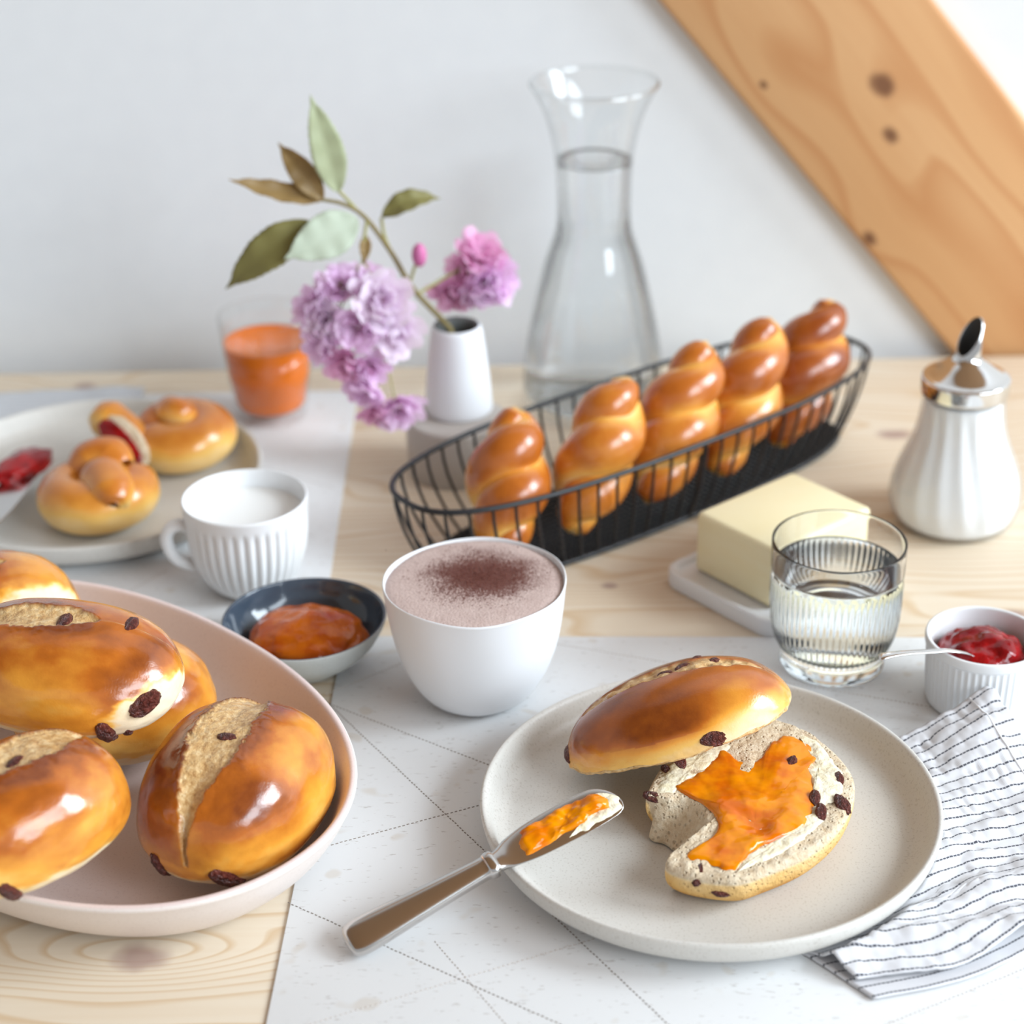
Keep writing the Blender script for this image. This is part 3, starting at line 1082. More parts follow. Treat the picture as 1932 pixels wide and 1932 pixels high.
v[:, :2] *= (1 + 0.012 * rim * edge_n)[:, None]
v[:, 2] += np.where(under, 0.0012 * fbm(v, 160, 3, 3), 0) + 0.002 * rim * fbm(d, 4, 33, 2)
# torn slash along the crest
a = v[:, 0] - 0.002
b = v[:, 1] + 0.001 + 0.05 * a
t_ = np.clip(1 - (a / 0.044) ** 2, 0, 1)
edge = 0.0066 * t_ ** 0.6 * (1 + 0.35 * vnoise(v, 200, 3))
mk = sst(-0.5, 0.5, (edge - np.abs(b)) / 0.0012) * (v[:, 2] > 0.008)
v[:, 2] += mk * (-0.0012 + 0.0022 * fbm(v, 190, 8, 3))
low = fbm(d, 1.9, 6, 3)
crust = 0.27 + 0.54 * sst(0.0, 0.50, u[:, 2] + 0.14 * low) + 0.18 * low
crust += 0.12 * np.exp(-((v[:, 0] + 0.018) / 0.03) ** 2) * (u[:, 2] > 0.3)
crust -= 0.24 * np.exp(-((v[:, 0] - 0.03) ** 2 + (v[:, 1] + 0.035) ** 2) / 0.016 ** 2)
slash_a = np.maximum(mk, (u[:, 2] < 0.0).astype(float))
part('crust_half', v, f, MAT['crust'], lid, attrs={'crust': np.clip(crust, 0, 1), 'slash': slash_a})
for (dx, dy, dz), s, kk, sp in [((0.25, -1.0, 0.16), 0.0062, 0, 1.4), ((-1.0, 0.02, 0.22), 0.0062, 1, 1.4), ((-0.10, -1.0, -0.05), 0.0045, 2, 0.2), ((0.40, 0.06, 0.95), 0.0036, 3, 0.7),
                                ((0.16, 0.04, 1.0), 0.0042, 1, 0.3), ((0.02, -0.04, 1.0), 0.0034, 2, 0.9), ((0.28, 0.20, 1.0), 0.0034, 0, 0.2)]:
    q = surf(v / [1, Wl / Ll, Hl * 1.6 / Ll], (dx, dy, dz)) * [1, Wl / Ll, Hl * 1.6 / Ll]
    raisin(lid, q, (dx, dy * 1.2, max(dz, 0.15) * 1.5), s, kk, sp, 0.30, 1.2)

# ------------------------------------------------------------------ knife on the plate rim
K0, K1 = Vector((-0.0740, 0.6570, 0.0050)), Vector((0.0448, 0.7125, 0.0400))
knife = thing('butter_knife', 'steel butter knife smeared with apricot jam lying across the front plate rim', 'knife')
kx = (K1 - K0).normalized()
ky = Vector((0, 0, 1)).cross(kx).normalized()
kz = kx.cross(ky)
km = Matrix((kx, ky, kz)).transposed().to_4x4()
km = km @ Matrix.Rotation(R(18), 4, 'X')
km.translation = K0 + Vector((0, 0, TZ + ON))
knife.matrix_world = km
KL = (K1 - K0).length


def bar(sections, seg=28, exp=2.0):
    """sections: (x, yc, half width, half thickness, zc)"""
    V, F = [], []
    for (x, yc, w, t, zc) in sections:
        for j in range(seg):
            th = 2 * math.pi * j / seg
            c, s = math.cos(th), math.sin(th)
            V.append((x, yc + w * math.copysign(abs(c) ** (2 / exp), c), zc + t * math.copysign(abs(s) ** (2 / exp), s)))
    n = len(sections)
    for k in range(n - 1):
        for j in range(seg):
            j2 = (j + 1) % seg
            F.append((k * seg + j, k * seg + j2, (k + 1) * seg + j2, (k + 1) * seg + j))
    F.append(tuple(range(seg)))
    F.append(tuple((n - 1) * seg + j for j in range(seg))[::-1])
    return np.array(V), F


hs = [(0.0, 0, 0.0012, 0.0006, 0.0), (0.0008, 0, 0.0048, 0.0022, 0), (0.003, 0, 0.0066, 0.0031, 0), (0.008, 0, 0.0072, 0.0036, 0), (0.018, 0, 0.0068, 0.0036, 0), (0.035, 0, 0.0058, 0.0034, 0), (0.050, 0, 0.0050, 0.0033, 0),
      (0.062, 0, 0.0045, 0.0033, 0), (0.068, 0, 0.0044, 0.0034, 0), (0.0695, 0, 0.0050, 0.0040, 0), (0.0720, 0, 0.0052, 0.0040, 0), (0.0735, 0, 0.0044, 0.0032, 0)]
hs = [(a, b, c * 1.22, d * 1.1, e) for a, b, c, d, e in catmull(hs, 4)]
v, f = bar(hs, 32, 2.6)
part('handle', v, f, MAT['steel'], knife, closed=True)
bs = [(0.0735, 0, 0.0044, 0.0030, 0), (0.077, 0.0003, 0.0050, 0.0022, 0), (0.082, 0.0006, 0.0064, 0.0013, 0), (0.092, 0.0008, 0.0078, 0.0009, 0), (0.105, 0.0008, 0.0084, 0.0008, 0), (0.118, 0.0006, 0.0085, 0.0007, 0), (0.127, 0.0002, 0.0078, 0.0007, 0),
      (0.132, -0.0012, 0.0060, 0.0006, 0), (KL - 0.001, -0.0024, 0.0034, 0.0005, 0), (KL, -0.003, 0.0008, 0.0003, 0)]
bs = [(a, b, c * 1.16, d, e) for a, b, c, d, e in catmull(bs, 5)]
v, f = bar(bs, 32, 2.2)
blade = part('blade', v, f, MAT['steel'], knife, closed=True)
jo = [(0.086, -0.004), (0.087, 0.004), (0.094, 0.0072), (0.106, 0.0080), (0.118, 0.0074), (0.128, 0.0055), (0.1325, 0.001), (0.131, -0.004), (0.122, -0.003), (0.115, -0.0052), (0.106, -0.004), (0.098, -0.0055)]
v, f = patch(jo, 0.0010, 0.0028, 5, 160, 0.0026, 0.14, 12, 8, drop=0.0009)
part('jam_smear', v, f, MAT['apricot'], blade)
jo = [(0.112, 0.006), (0.124, 0.0066), (0.133, 0.0030), (KL - 0.001, -0.003), (0.132, -0.0068), (0.118, -0.0078), (0.106, -0.0074), (0.112, -0.006), (0.126, -0.0055), (0.1325, -0.002), (0.130, 0.003), (0.122, 0.005)]
v, f = patch(jo, 0.0006, 0.0012, 15, 320, 0.0011, 0.2, 8, 8, drop=0.0003)
part('butter_smear', v, f, MAT['butter_spread'], blade)

# ------------------------------------------------------------------ cocoa cup
cup = thing('cocoa_cup', 'white handleless cup of frothy cocoa dusted with brown powder', 'cup', (-0.0195, 0.861, ON))
prof_o = [(0, 0.0012), (0.014, 0.0010), (0.0195, 0.0), (0.0235, 0.0008), (0.0285, 0.0045), (0.0340, 0.0125), (0.0385, 0.0230), (0.0420, 0.0360), (0.0443, 0.0500), (0.0459, 0.0640), (0.0462, 0.0662), (0.0459, 0.0671), (0.0453, 0.0668),
          (0.0447, 0.0640), (0.0425, 0.0520), (0.0400, 0.0370), (0.0360, 0.0220), (0.0300, 0.0110), (0.0200, 0.0065), (0, 0.0060)]
po = [prof_o[0]] + [tuple(p) for p in catmull(prof_o[1:-1], 4)] + [prof_o[-1]]


def handmade(th, r, z, k):
    return r * (1 + 0.010 * math.sin(2 * th + 0.5) * z / 0.066 + 0.007 * math.sin(3 * th + 1.0 + 30 * z) + 0.0025 * math.sin(7 * th + 80 * z))


v, f = lathe(po, 140, handmade)
zw = np.clip(v[:, 2] / 0.066, 0, 1) ** 4
th = np.arctan2(v[:, 1], v[:, 0])
v[:, 2] += zw * (0.0008 * np.sin(2 * th + 1.0) + 0.0004 * np.sin(5 * th))
part('cup_body', v, f, MAT['white_matte'], cup, closed=True)
fp = [(0.0001, 0.0664), (0.006, 0.0664), (0.012, 0.0664), (0.02, 0.0663), (0.028, 0.0662), (0.034, 0.0661), (0.039, 0.0660), (0.042, 0.0658), (0.0446, 0.0653), (0.0450, 0.0640), (0.0435, 0.061), (0, 0.061)]
fp[0] = (0, 0.0664)
v, f = lathe(fp, 140, handmade)
v[:, 2] += 0.0003 * fbm(v, 160, 2, 3) * (v[:, 2] > 0.064)
foam = part('milk_foam', v, f, MAT['foam'], cup, closed=True)
V, F_ = [], []
rg = np.random.RandomState(4)
for i in range(900):
    r_ = abs(rg.normal(0, 0.0125)) if i < 760 else rg.uniform(0.012, 0.036)
    a_ = rg.uniform(0, 2 * math.pi)
    c = np.array((0.004 + r_ * math.cos(a_) * 1.15, 0.006 + r_ * math.sin(a_) * 0.95, 0.0666))
    s = rg.uniform(0.00012, 0.00032)
    t4 = np.array([(1, 1, 1), (1, -1, -1), (-1, 1, -1), (-1, -1, 1)]) * s * rg.uniform(0.6, 1.2, (4, 3))
    i0 = len(V)
    V += list(c + t4)
    F_ += [(i0, i0 + 1, i0 + 2), (i0, i0 + 3, i0 + 1), (i0, i0 + 2, i0 + 3), (i0 + 1, i0 + 3, i0 + 2)]
cp = part('cocoa_powder', V, F_, MAT['cocoa'], foam, smooth=False)
cp['kind'] = 'stuff'

# ------------------------------------------------------------------ ribbed milk cup
mc = thing('milk_cup', 'white ribbed porcelain cup with handle filled with milk', 'cup', (-0.1497, 0.979, ON))
prof_o = [(0, 0.0014), (0.013, 0.0012), (0.0165, 0.0), (0.0190, 0.0004), (0.0235, 0.0042), (0.0285, 0.0120), (0.0322, 0.0220), (0.0340, 0.0330), (0.0347, 0.0440), (0.0352, 0.0530), (0.0353, 0.0556), (0.0347, 0.0566), (0.0338, 0.0560),
          (0.0330, 0.0520), (0.0325, 0.0420), (0.0312, 0.0300), (0.0280, 0.0170), (0.0220, 0.0080), (0.012, 0.0050), (0, 0.0046)]
po = [prof_o[0]] + [tuple(p) for p in catmull(prof_o[1:-1], 5)] + [prof_o[-1]]
n_o = 1 + 5 * 11


def ribs(th, r, z, k):
    if k > n_o or z < 0.004 or z > 0.0495:
        return r
    w = min(1, (z - 0.004) / 0.006) * min(1, (0.0495 - z) / 0.004)
    c = 0.5 + 0.5 * math.cos(36 * th)
    return r - w * 0.0016 * (1 - c ** 0.45)


v, f = lathe(po, 36 * 10, ribs)
part('cup_body', v, f, MAT['white'], mc, closed=True)
v, f = lathe([(0, 0.0455), (0.030, 0.0455), (0.0322, 0.0457), (0.0329, 0.0462), (0.0325, 0.043), (0, 0.042)], 96)
part('milk', v, f, MAT['milk'], mc, closed=True)
hp = catmull([(-0.0335, 0.0, 0.0425), (-0.0375, 0.0, 0.0440), (-0.0425, 0.0, 0.0425), (-0.0452, 0.0, 0.0370), (-0.0440, 0.0, 0.0290), (-0.0395, 0.0, 0.0220), (-0.0310, 0.0, 0.0175)], 6)
v, f = tube(hp, 0.0036, 14, up=(0, 1, 0), flat=1.25)
h = part('handle', v, f, MAT['white'], mc)
h.rotation_euler = (0, 0, R(14))

# ------------------------------------------------------------------ dark blue dish with apricot jam
dd = thing('dark_blue_dish', 'small dark blue glazed dish holding thick apricot jam', 'dish', (-0.1105, 0.8915, ON))
outp = [(0, 0.002), (0.0155, 0.002), (0.017, 0.0), (0.0195, 0.0002), (0.022, 0.003), (0.029, 0.0075), (0.0365, 0.0150), (0.0415, 0.0235), (0.0432, 0.0280), (0.0428, 0.0290)]
inp = [(0.0428, 0.0290), (0.0418, 0.0288), (0.0408, 0.0268), (0.0380, 0.0200), (0.0320, 0.0125), (0.0240, 0.0080), (0.0130, 0.0062), (0, 0.0058)]


def wobble(th, r, z, k):
    return r * (1 + 0.012 * math.sin(2 * th + 0.3) + 0.006 * math.sin(3 * th))


v, f = lathe([outp[0]] + [tuple(p) for p in catmull(outp[1:], 4)], 120, wobble)
part('outer_shell', v, f, MAT['grey_out'], dd)
v, f = lathe([tuple(p) for p in catmull(inp[:-1], 4)] + [inp[-1]], 120, wobble)
part('glazed_inside', v, [tuple(reversed(x)) for x in f], MAT['navy'], dd)
d, f = ico(5)
n = fbm(d, 2.0, 12, 3)
v = d * [0.0320, 0.0285, 0.0150] * (1 + 0.10 * n + 0.03 * fbm(d, 6, 4, 2))[:, None]
v[:, 2] = np.where(v[:, 2] < 0, v[:, 2] * 0.7, v[:, 2]) + 0.0150
v[:, :2] += [0.001, 0.0]
part('apricot_jam', v, f, MAT['apricot_dark'], dd)

# ------------------------------------------------------------------ ribbed water glass
wg = thing('water_glass', 'clear ribbed tumbler of water in front of the butter', 'glass', (0.1680, 0.8855, ON))
go = [(0, 0.0012), (0.020, 0.0010), (0.0245, 0.0), (0.0272, 0.0008), (0.0276, 0.0030), (0.0272, 0.0072), (0.0274, 0.0095), (0.0292, 0.0130), (0.0318, 0.0190), (0.0334, 0.0270), (0.0342, 0.0370), (0.0344, 0.0500), (0.0344, 0.0560), (0.0345, 0.0640), (0.0345, 0.0718), (0.0342, 0.0727), (0.0336, 0.0727),
      (0.0332, 0.0716), (0.0331, 0.0640), (0.0327, 0.0500), (0.0322, 0.0370), (0.0310, 0.0265), (0.0288, 0.0185), (0.0255, 0.0135), (0.018, 0.0112), (0, 0.0105)]
po = [go[0]] + [tuple(p) for p in catmull(go[1:-1], 5)] + [go[-1]]
n_o = 1 + 5 * 14


def gribs(th, r, z, k):
    if k > n_o or z < 0.0095 or z > 0.0545:
        return r
    w = min(1, (z - 0.0095) / 0.005) * min(1, (0.0545 - z) / 0.004)
    return r - w * 0.00065 * (0.5 - 0.5 * math.cos(64 * th)) ** 0.7


v, f = lathe(po, 64 * 6, gribs)
part('tumbler', v, f, MAT['glass'], wg, closed=True)
wp = [(0, 0.0103), (0.018, 0.0110), (0.0257, 0.0133), (0.0290, 0.0183), (0.0312, 0.0263), (0.0324, 0.0370), (0.0329, 0.0500), (0.03315, 0.0575), (0.0320, 0.0570), (0.030, 0.0567), (0, 0.0566)]
v, f = lathe([wp[0]] + [tuple(p) for p in catmull(wp[1:8], 4)] + wp[8:], 128)
part('water', v, f, MAT['water'], wg, closed=True)

# ------------------------------------------------------------------ carafe
ca = thing('water_carafe', 'tall clear glass carafe of water with flared rim near the wall', 'carafe', (0.0570, 1.228, 0.0))
CARAFE = go = [(0, 0.0016), (0.036, 0.0014), (0.0425, 0.0), (0.0460, 0.0016), (0.0477, 0.0060), (0.0480, 0.0140), (0.0472, 0.0280), (0.0448, 0.0460), (0.0418, 0.0630), (0.0378, 0.0810), (0.0336, 0.0985), (0.0290, 0.1130), (0.0257, 0.1240), (0.0245, 0.1360), (0.0246, 0.1520), (0.0256, 0.1720), (0.0285, 0.1890), (0.0330, 0.2040), (0.0385, 0.2155), (0.0409, 0.2195), (0.0411, 0.2212), (0.0402, 0.2222),
      (0.0388, 0.2206), (0.0362, 0.2155), (0.0308, 0.2040), (0.0264, 0.1890), (0.0236, 0.1720), (0.0227, 0.1520), (0.0226, 0.1360), (0.0238, 0.1235), (0.0270, 0.1125), (0.0316, 0.0980), (0.0358, 0.0805), (0.0398, 0.0625), (0.0428, 0.0455), (0.0452, 0.0275), (0.0458, 0.0150), (0.0445, 0.0090), (0.038, 0.0062), (0, 0.0058)]
outer = [q for q in go[:21]]
ins = [(r - 0.0012, z - 0.0002) for r, z in reversed(outer[5:20])]
go = outer + [(0.0404, 0.2221)] + ins + [(0.0455, 0.0095), (0.0420, 0.0060), (0.036, 0.0050), (0, 0.0048)]
po = [go[0]] + [tuple(p) for p in catmull(go[1:-1], 4)] + [go[-1]]
v, f = lathe(po, 128)
part('carafe_body', v, f, MAT['thin_glass'], ca, closed=True)
rim_t = np.linspace(0, 2 * math.pi, 128, endpoint=False)
rv, rf = tube(np.c_[0.0404 * np.cos(rim_t), 0.0404 * np.sin(rim_t), np.full(128, 0.2212)], 0.0013, 12, closed=True)
part('rolled_rim', rv, rf, MAT['glass'], ca, closed=True)
wp = [(0, 0.0047), (0.036, 0.0049), (0.0421, 0.0059), (0.0456, 0.0094)] + [(r - 0.0011, z) for r, z in outer[5:15]] + [(0.02445, 0.1715), (0.0238, 0.1706), (0.021, 0.1703), (0, 0.1702)]
v, f = lathe([wp[0]] + [tuple(p) for p in catmull(wp[1:15], 4)] + wp[15:], 128)
part('water', v, f, MAT['carafe_water'], ca, closed=True)

# ------------------------------------------------------------------ juice glass
jg = thing('juice_glass', 'tapered glass of orange juice on the back placemat', 'glass', (-0.1612, 1.212, ON))
go = [(0, 0.0008), (0.019, 0.0006), (0.0212, 0.0), (0.0225, 0.0012), (0.0245, 0.0110), (0.0284, 0.0340), (0.0302, 0.0560), (0.0317, 0.0715), (0.0313, 0.0728), (0.0306, 0.0722), (0.0290, 0.0560), (0.0271, 0.0340), (0.0232, 0.0125), (0.0215, 0.0085), (0.019, 0.0072), (0, 0.0068)]
po = [go[0]] + [tuple(p) for p in catmull(go[1:-1], 5)] + [go[-1]]
v, f = lathe(po, 112)
part('tumbler', v, f, MAT['thin_glass'], jg, closed=True)
v, f = lathe([(0, 0.0069), (0.019, 0.0073), (0.0216, 0.0086), (0.0233, 0.0125), (0.0272, 0.0340), (0.02895, 0.0545), (0.0283, 0.0540), (0, 0.0538)], 112)
part('orange_juice', v, f, MAT['juice'], jg, closed=True)

# ------------------------------------------------------------------ vase on a pedestal
pd = thing('round_pedestal', 'low round taupe stoneware pedestal under the white bud vase', 'pedestal', (-0.0345, 1.1270, 0.0))
v, f = lathe([(0, 0.0005), (0.0285, 0.0004), (0.0300, 0.0), (0.0308, 0.0010), (0.0316, 0.0200), (0.0318, 0.0350), (0.0314, 0.0372), (0.0302, 0.0380), (0.0285, 0.0382), (0, 0.0382)], 96)
part('pedestal_body', v, f, MAT['taupe'], pd, closed=True)
va = thing('bud_vase', 'small white tapered bud vase with the blossom branch', 'vase', (-0.0325, 1.1345, 0.0384))
v, f = lathe([(0, 0.0006), (0.0185, 0.0004), (0.0205, 0.0), (0.0212, 0.0012), (0.0213, 0.0050), (0.0200, 0.0220), (0.0178, 0.0420), (0.0160, 0.0545), (0.0152, 0.0572), (0.0142, 0.0578)], 96)
part('vase_body', v, f, MAT['vase'], va)
v, f = lathe([(0.0142, 0.0578), (0.0126, 0.0572), (0.0120, 0.0555), (0.0128, 0.0500), (0.0150, 0.0300), (0.0150, 0.0080), (0, 0.0060)], 96)
part('vase_inside', v, [tuple(reversed(x)) for x in f], MAT['vase_in'], va)

# ------------------------------------------------------------------ blossom branch
br = thing('blossom_branch', 'leafy twig of pink double cherry blossom standing in the bud vase', 'branch')
B0 = Vector(br.location)


def W(p):
    return np.array((p[0], p[1], p[2] + TZ)) - np.array(B0)


main = [(-0.030, 1.1355, 0.052), (-0.0352, 1.1345, 0.0880), (-0.0405, 1.1335, 0.0990), (-0.0580, 1.1250, 0.1240), (-0.0700, 1.1190, 0.1500), (-0.0835, 1.1120, 0.1740), (-0.0950, 1.1080, 0.1840), (-0.1080, 1.1060, 0.1880)]
mp = catmull(np.array([W(p) for p in main]), 6)
v, f = tube(mp, np.linspace(0.0022, 0.0011, len(mp)), 8)
part('twig', v, f, MAT['stem'], br)
side = [[(-0.0860, 1.1110, 0.1765), (-0.0930, 1.1090, 0.1860), (-0.0982, 1.1080, 0.1925)], [(-0.0700, 1.1190, 0.1500), (-0.0740, 1.1230, 0.1600), (-0.0754, 1.1270, 0.1690)],
        [(-0.0830, 1.1120, 0.1730), (-0.0850, 1.1080, 0.1620), (-0.0860, 1.1020, 0.1500)], [(-0.0560, 1.1260, 0.1200), (-0.0440, 1.1350, 0.1240), (-0.0280, 1.1480, 0.1290)],
        [(-0.0600, 1.1240, 0.1280), (-0.0560, 1.1230, 0.1400), (-0.0535, 1.1180, 0.1470)]]
for sd in side:
    sp = catmull(np.array([W(p) for p in sd]), 6)
    v, f = tube(sp, 0.0010, 7)
    part('stalk', v, f, MAT['green_stem'], br)


def leaf(base, tip, width, normal, mat, bend=0.0, fold=0.25, tipcurl=0.0):
    b, t = np.array(W(base)), np.array(W(tip))
    ax = t - b
    L = np.linalg.norm(ax)
    ax /= L
    n = np.array(normal, float)
    n -= ax * n.dot(ax)
    n /= np.linalg.norm(n)
    s = np.cross(n, ax)
    V, uv, F = [], [], []
    NU, NV = 28, 9
    for i in range(NU + 1):
        u = i / NU
        w = width * (math.sin(math.pi * min(1, u ** 0.85)) ** 0.85) * (1 - 0.25 * u) * (1 if u < 0.80 else 1 - 0.35 * (u - 0.8) / 0.2)
        if u > 0.86:
            w = max(w * 0.8, 0.0006 * (1 - u) / 0.14)
        c = b + ax * L * u + n * (bend * L * math.sin(math.pi * u) + tipcurl * L * u ** 3)
        for j in range(NV):
            q = (j / (NV - 1)) * 2 - 1
            V.append(c + s * w * q * (1 + 0.03 * math.sin(u * 90)) + n * (abs(q) * w * fold + 0.0006 * math.sin(u * 25) * abs(q)))
            uv.append((q, u * 2))
    for i in range(NU):
        for j in range(NV - 1):
            F.append((i * NV + j, i * NV + j + 1, (i + 1) * NV + j + 1, (i + 1) * NV + j))
    o = part('leaf', V, F, mat, br, uv=uv)
    sm = o.modifiers.new('thickness', 'SOLIDIFY')
    sm.thickness = 0.0003
    return o


leaf((-0.0985, 1.108, 0.1915), (-0.1115, 1.108, 0.2500), 0.0112, (0.30, -1, 0.1), MAT['leaf_pale'], 0.03, 0.22)
leaf((-0.1075, 1.106, 0.1875), (-0.1330, 1.118, 0.2190), 0.0088, (0.2, -1, 0.3), MAT['leaf_bronze'], 0.06, 0.35)
leaf((-0.1080, 1.106, 0.1870), (-0.1600, 1.096, 0.2055), 0.0080, (0.1, -0.7, 1.0), MAT['leaf_bronze'], -0.05, 0.35, -0.03)
leaf((-0.1120, 1.092, 0.1790), (-0.1665, 1.080, 0.1440), 0.0135, (-0.35, -1, 0.5), MAT['leaf_olive'], 0.08, 0.22, -0.06)
leaf((-0.0870, 1.098, 0.1785), (-0.1290, 1.072, 0.1640), 0.0150, (0.1, -1, 0.35), MAT['leaf_mint'], 0.03, 0.2)
leaf((-0.0754, 1.127, 0.1690), (-0.0400, 1.142, 0.1775), 0.0085, (-0.35, -0.9, 0.9), MAT['leaf_olive'], 0.16, 0.3, -0.08)
leaf((-0.0840, 1.110, 0.1640), (-0.0850, 1.100, 0.1500), 0.0040, (0.1, -1, 0.2), MAT['leaf_bronze'], 0.05, 0.3)


def flower_mesh(seed, mat, n_pet=40, R0=0.0180):
    rs = np.random.RandomState(seed)
    V, F, al = [], [], []
    for k in range(n_pet):
        layer = k / n_pet
        az = k * 2.39996 + rs.uniform(-0.3, 0.3)
        tilt = (0.10 + 0.95 * layer) + rs.uniform(-0.15, 0.15)       # 0: flat out, 1.3: upright
        L = R0 * (1.0 - 0.38 * layer) * rs.uniform(0.85, 1.12)
        w = L * rs.uniform(0.20, 0.30)
        ax = np.array((math.cos(az) * math.cos(tilt), math.sin(az) * math.cos(tilt), math.sin(tilt)))
        s = np.array((-math.sin(az), math.cos(az), 0))
        nn = np.cross(ax, s)
        i0 = len(V)
        tw = rs.uniform(-0.4, 0.4)
        for i, u in enumerate((0.05, 0.35, 0.65, 0.88, 1.0)):
            wd = w * (0.25, 0.72, 1.0, 0.85, 0.45)[i]
            for q in (-1, 0, 1):
                p = ax * L * u + s * wd * q * math.cos(tw * u) + nn * (wd * q * math.sin(tw * u) + (0.22 * L * u * u) + abs(q) * wd * -0.25)
                V.append(p)
                al.append(u)
        for i in range(4):
            for j in range(2):
                a = i0 + i * 3 + j
                F.append((a, a + 1, a + 4, a + 3))
    return make_mesh('blossom', V, F, mat, attrs={'along': al})


FL = [flower_mesh(1, MAT['petal']), flower_mesh(2, MAT['petal_light']), flower_mesh(3, MAT['petal_deep']), flower_mesh(5, MAT['petal'], 32, 0.0155)]
blossoms = [  # position, facing, kind, scale
    ((-0.1125, 1.092, 0.1255), (-0.8, -0.5, 0.5), 0, 1.05), ((-0.0980, 1.094, 0.1365), (-0.2, -0.6, 0.9), 0, 1.0), ((-0.0745, 1.084, 0.1330), (0.25, -0.9, 0.45), 1, 1.25),
    ((-0.0690, 1.084, 0.1150), (0.3, -0.9, 0.0), 1, 1.15), ((-0.0890, 1.080, 0.1180), (-0.1, -1, 0.1), 0, 1.1), ((-0.1085, 1.086, 0.1080), (-0.7, -0.7, -0.2), 0, 1.05),
    ((-0.0960, 1.084, 0.0960), (-0.3, -0.8, -0.4), 2, 1.0), ((-0.0850, 1.084, 0.0800), (-0.4, -0.7, -0.5), 0, 1.05), ((-0.0690, 1.080, 0.0690), (0.3, -0.8, -0.5), 0, 1.15),
    ((-0.0790, 1.080, 0.0660), (0.0, -0.7, -0.8), 2, 0.95), ((-0.0830, 1.094, 0.1370), (0.1, -0.5, 0.9), 0, 0.95), ((-0.0830, 1.082, 0.0930), (0.2, -0.9, -0.2), 3, 0.95), ((-0.1055, 1.084, 0.1220), (-0.4, -0.9, 0.2), 1, 0.95),
    ((-0.0145, 1.145, 0.1190), (0.2, -1.0, 0.1), 0, 0.95), ((-0.0180, 1.150, 0.1330), (0.3, -0.4, 0.9), 2, 1.15), ((-0.0080, 1.148, 0.1210), (0.9, -0.5, 0.0), 0, 1.05), ((-0.0330, 1.148, 0.1150), (-0.2, -0.8, -0.4), 2, 0.95),
    ((-0.0180, 1.142, 0.1180), (0.1, -0.7, -0.6), 0, 0.95), ((-0.0270, 1.148, 0.1260), (-0.5, -0.7, 0.4), 2, 0.8), ((-0.0420, 1.151, 0.1150), (-0.2, -0.4, -0.8), 2, 0.7)]
hub = W((-0.0850, 1.1020, 0.1500))
hub2 = W((-0.0300, 1.1465, 0.1270))
for i, (p, nrm, k, s) in enumerate(blossoms):
    o = obj('blossom', FL[k], br)
    o.location = W(p)
    o.rotation_mode = 'QUATERNION'
    o.rotation_quaternion = Vector(nrm).to_track_quat('Z', 'Y') @ Euler((0, 0, i * 1.3)).to_quaternion()
    o.scale = (s, s, s)
    h_ = hub if i < 13 else hub2
    q = np.array(W(p)) - np.array(Vector(nrm).normalized()) * 0.002
    pts = catmull([h_, (np.array(h_) * 0.5 + q * 0.5) + np.array((0, -0.003, 0.004)), q], 5)
    v, f = tube(pts, 0.0006, 6)
    part('stalk', v, f, MAT['green_stem'], br)
d, f = ico(3)
v = d * [0.0045, 0.0045, 0.0075]
bud = part('flower_bud', v, f, plain('pink_bud', (0.60, 0.16, 0.36), 0.6), br)
bud.location = W((-0.0530, 1.116, 0.1490))

# ------------------------------------------------------------------ wire basket
bk = thing('wire_basket', 'long oval black wire basket holding the braided rolls', 'basket', (0.0825, 1.0830, 0.0), (0, 0, R(38.0)))
RA, RB, RH = 0.1800, 0.0525, 0.0565
SA, SB = 0.1610, 0.0400


def stadium(a, b, n, p=2.7):
    th = np.linspace(0, 2 * math.pi, 2000, endpoint=False)
    c, s = np.cos(th), np.sin(th)
    x = a * np.sign(c) * np.abs(c) ** (2 / p)
    y = b * np.sign(s) * np.abs(s) ** (2 / p)
    q = np.c_[x, y]
    d_ = np.r_[0, np.cumsum(np.linalg.norm(np.diff(np.vstack([q, q[:1]]), axis=0), axis=1))]
    t = np.linspace(0, d_[-1], n, endpoint=False)
    qq = np.vstack([q, q[:1]])
    return np.c_[np.interp(t, d_, qq[:, 0]), np.interp(t, d_, qq[:, 1])]


NW = 60
rim_p = stadium(RA, RB, 240)
v, f = tube(np.c_[rim_p, np.full(240, RH)], 0.0017, 10, closed=True)
part('rim_wire', v, f, MAT['black_wire'], bk)
base_p = stadium(SA, SB, 240)
v, f = tube(np.c_[base_p, np.full(240, 0.0022)], 0.0016, 8, closed=True)
part('base_ring', v, f, MAT['black_wire'], bk)
rw, bw_ = stadium(RA, RB, NW), stadium(SA, SB, NW)
for k in range(NW):
    t = np.linspace(0, 1, 7)
    q = t ** 1.7
    xy = rw[k] * (1 - q)[:, None] + bw_[k] * q[:, None]
    z = RH + (0.0024 - RH) * t
    thick = 0.0017 if k % 30 == 15 else 0.00095
    v, f = tube(np.c_[xy, z], thick, 6)
    part('wire', v, f, MAT['black_wire'], bk)
ps = []
for x in np.linspace(-SA * 0.97, SA * 0.97, 70):
    yy = SB * (max(0.0, 1 - (abs(x) / SA) ** 2.7)) ** (1 / 2.7)
    ps.append(tube(np.array([(x, -yy, 0.0030), (x, 0, 0.0030), (x, yy, 0.0030)]), 0.0012, 5))
for y in np.linspace(-SB * 0.9, SB * 0.9, 17):
    xx = SA * (max(0.0, 1 - (abs(y) / SB) ** 2.7)) ** (1 / 2.7)
    ps.append(tube(np.array([(-xx, y, 0.0022), (0, y, 0.0022), (xx, y, 0.0022)]), 0.0012, 5))
v, f = join(ps)
o = part('base_mesh', v, f, MAT['black_wire'], bk)


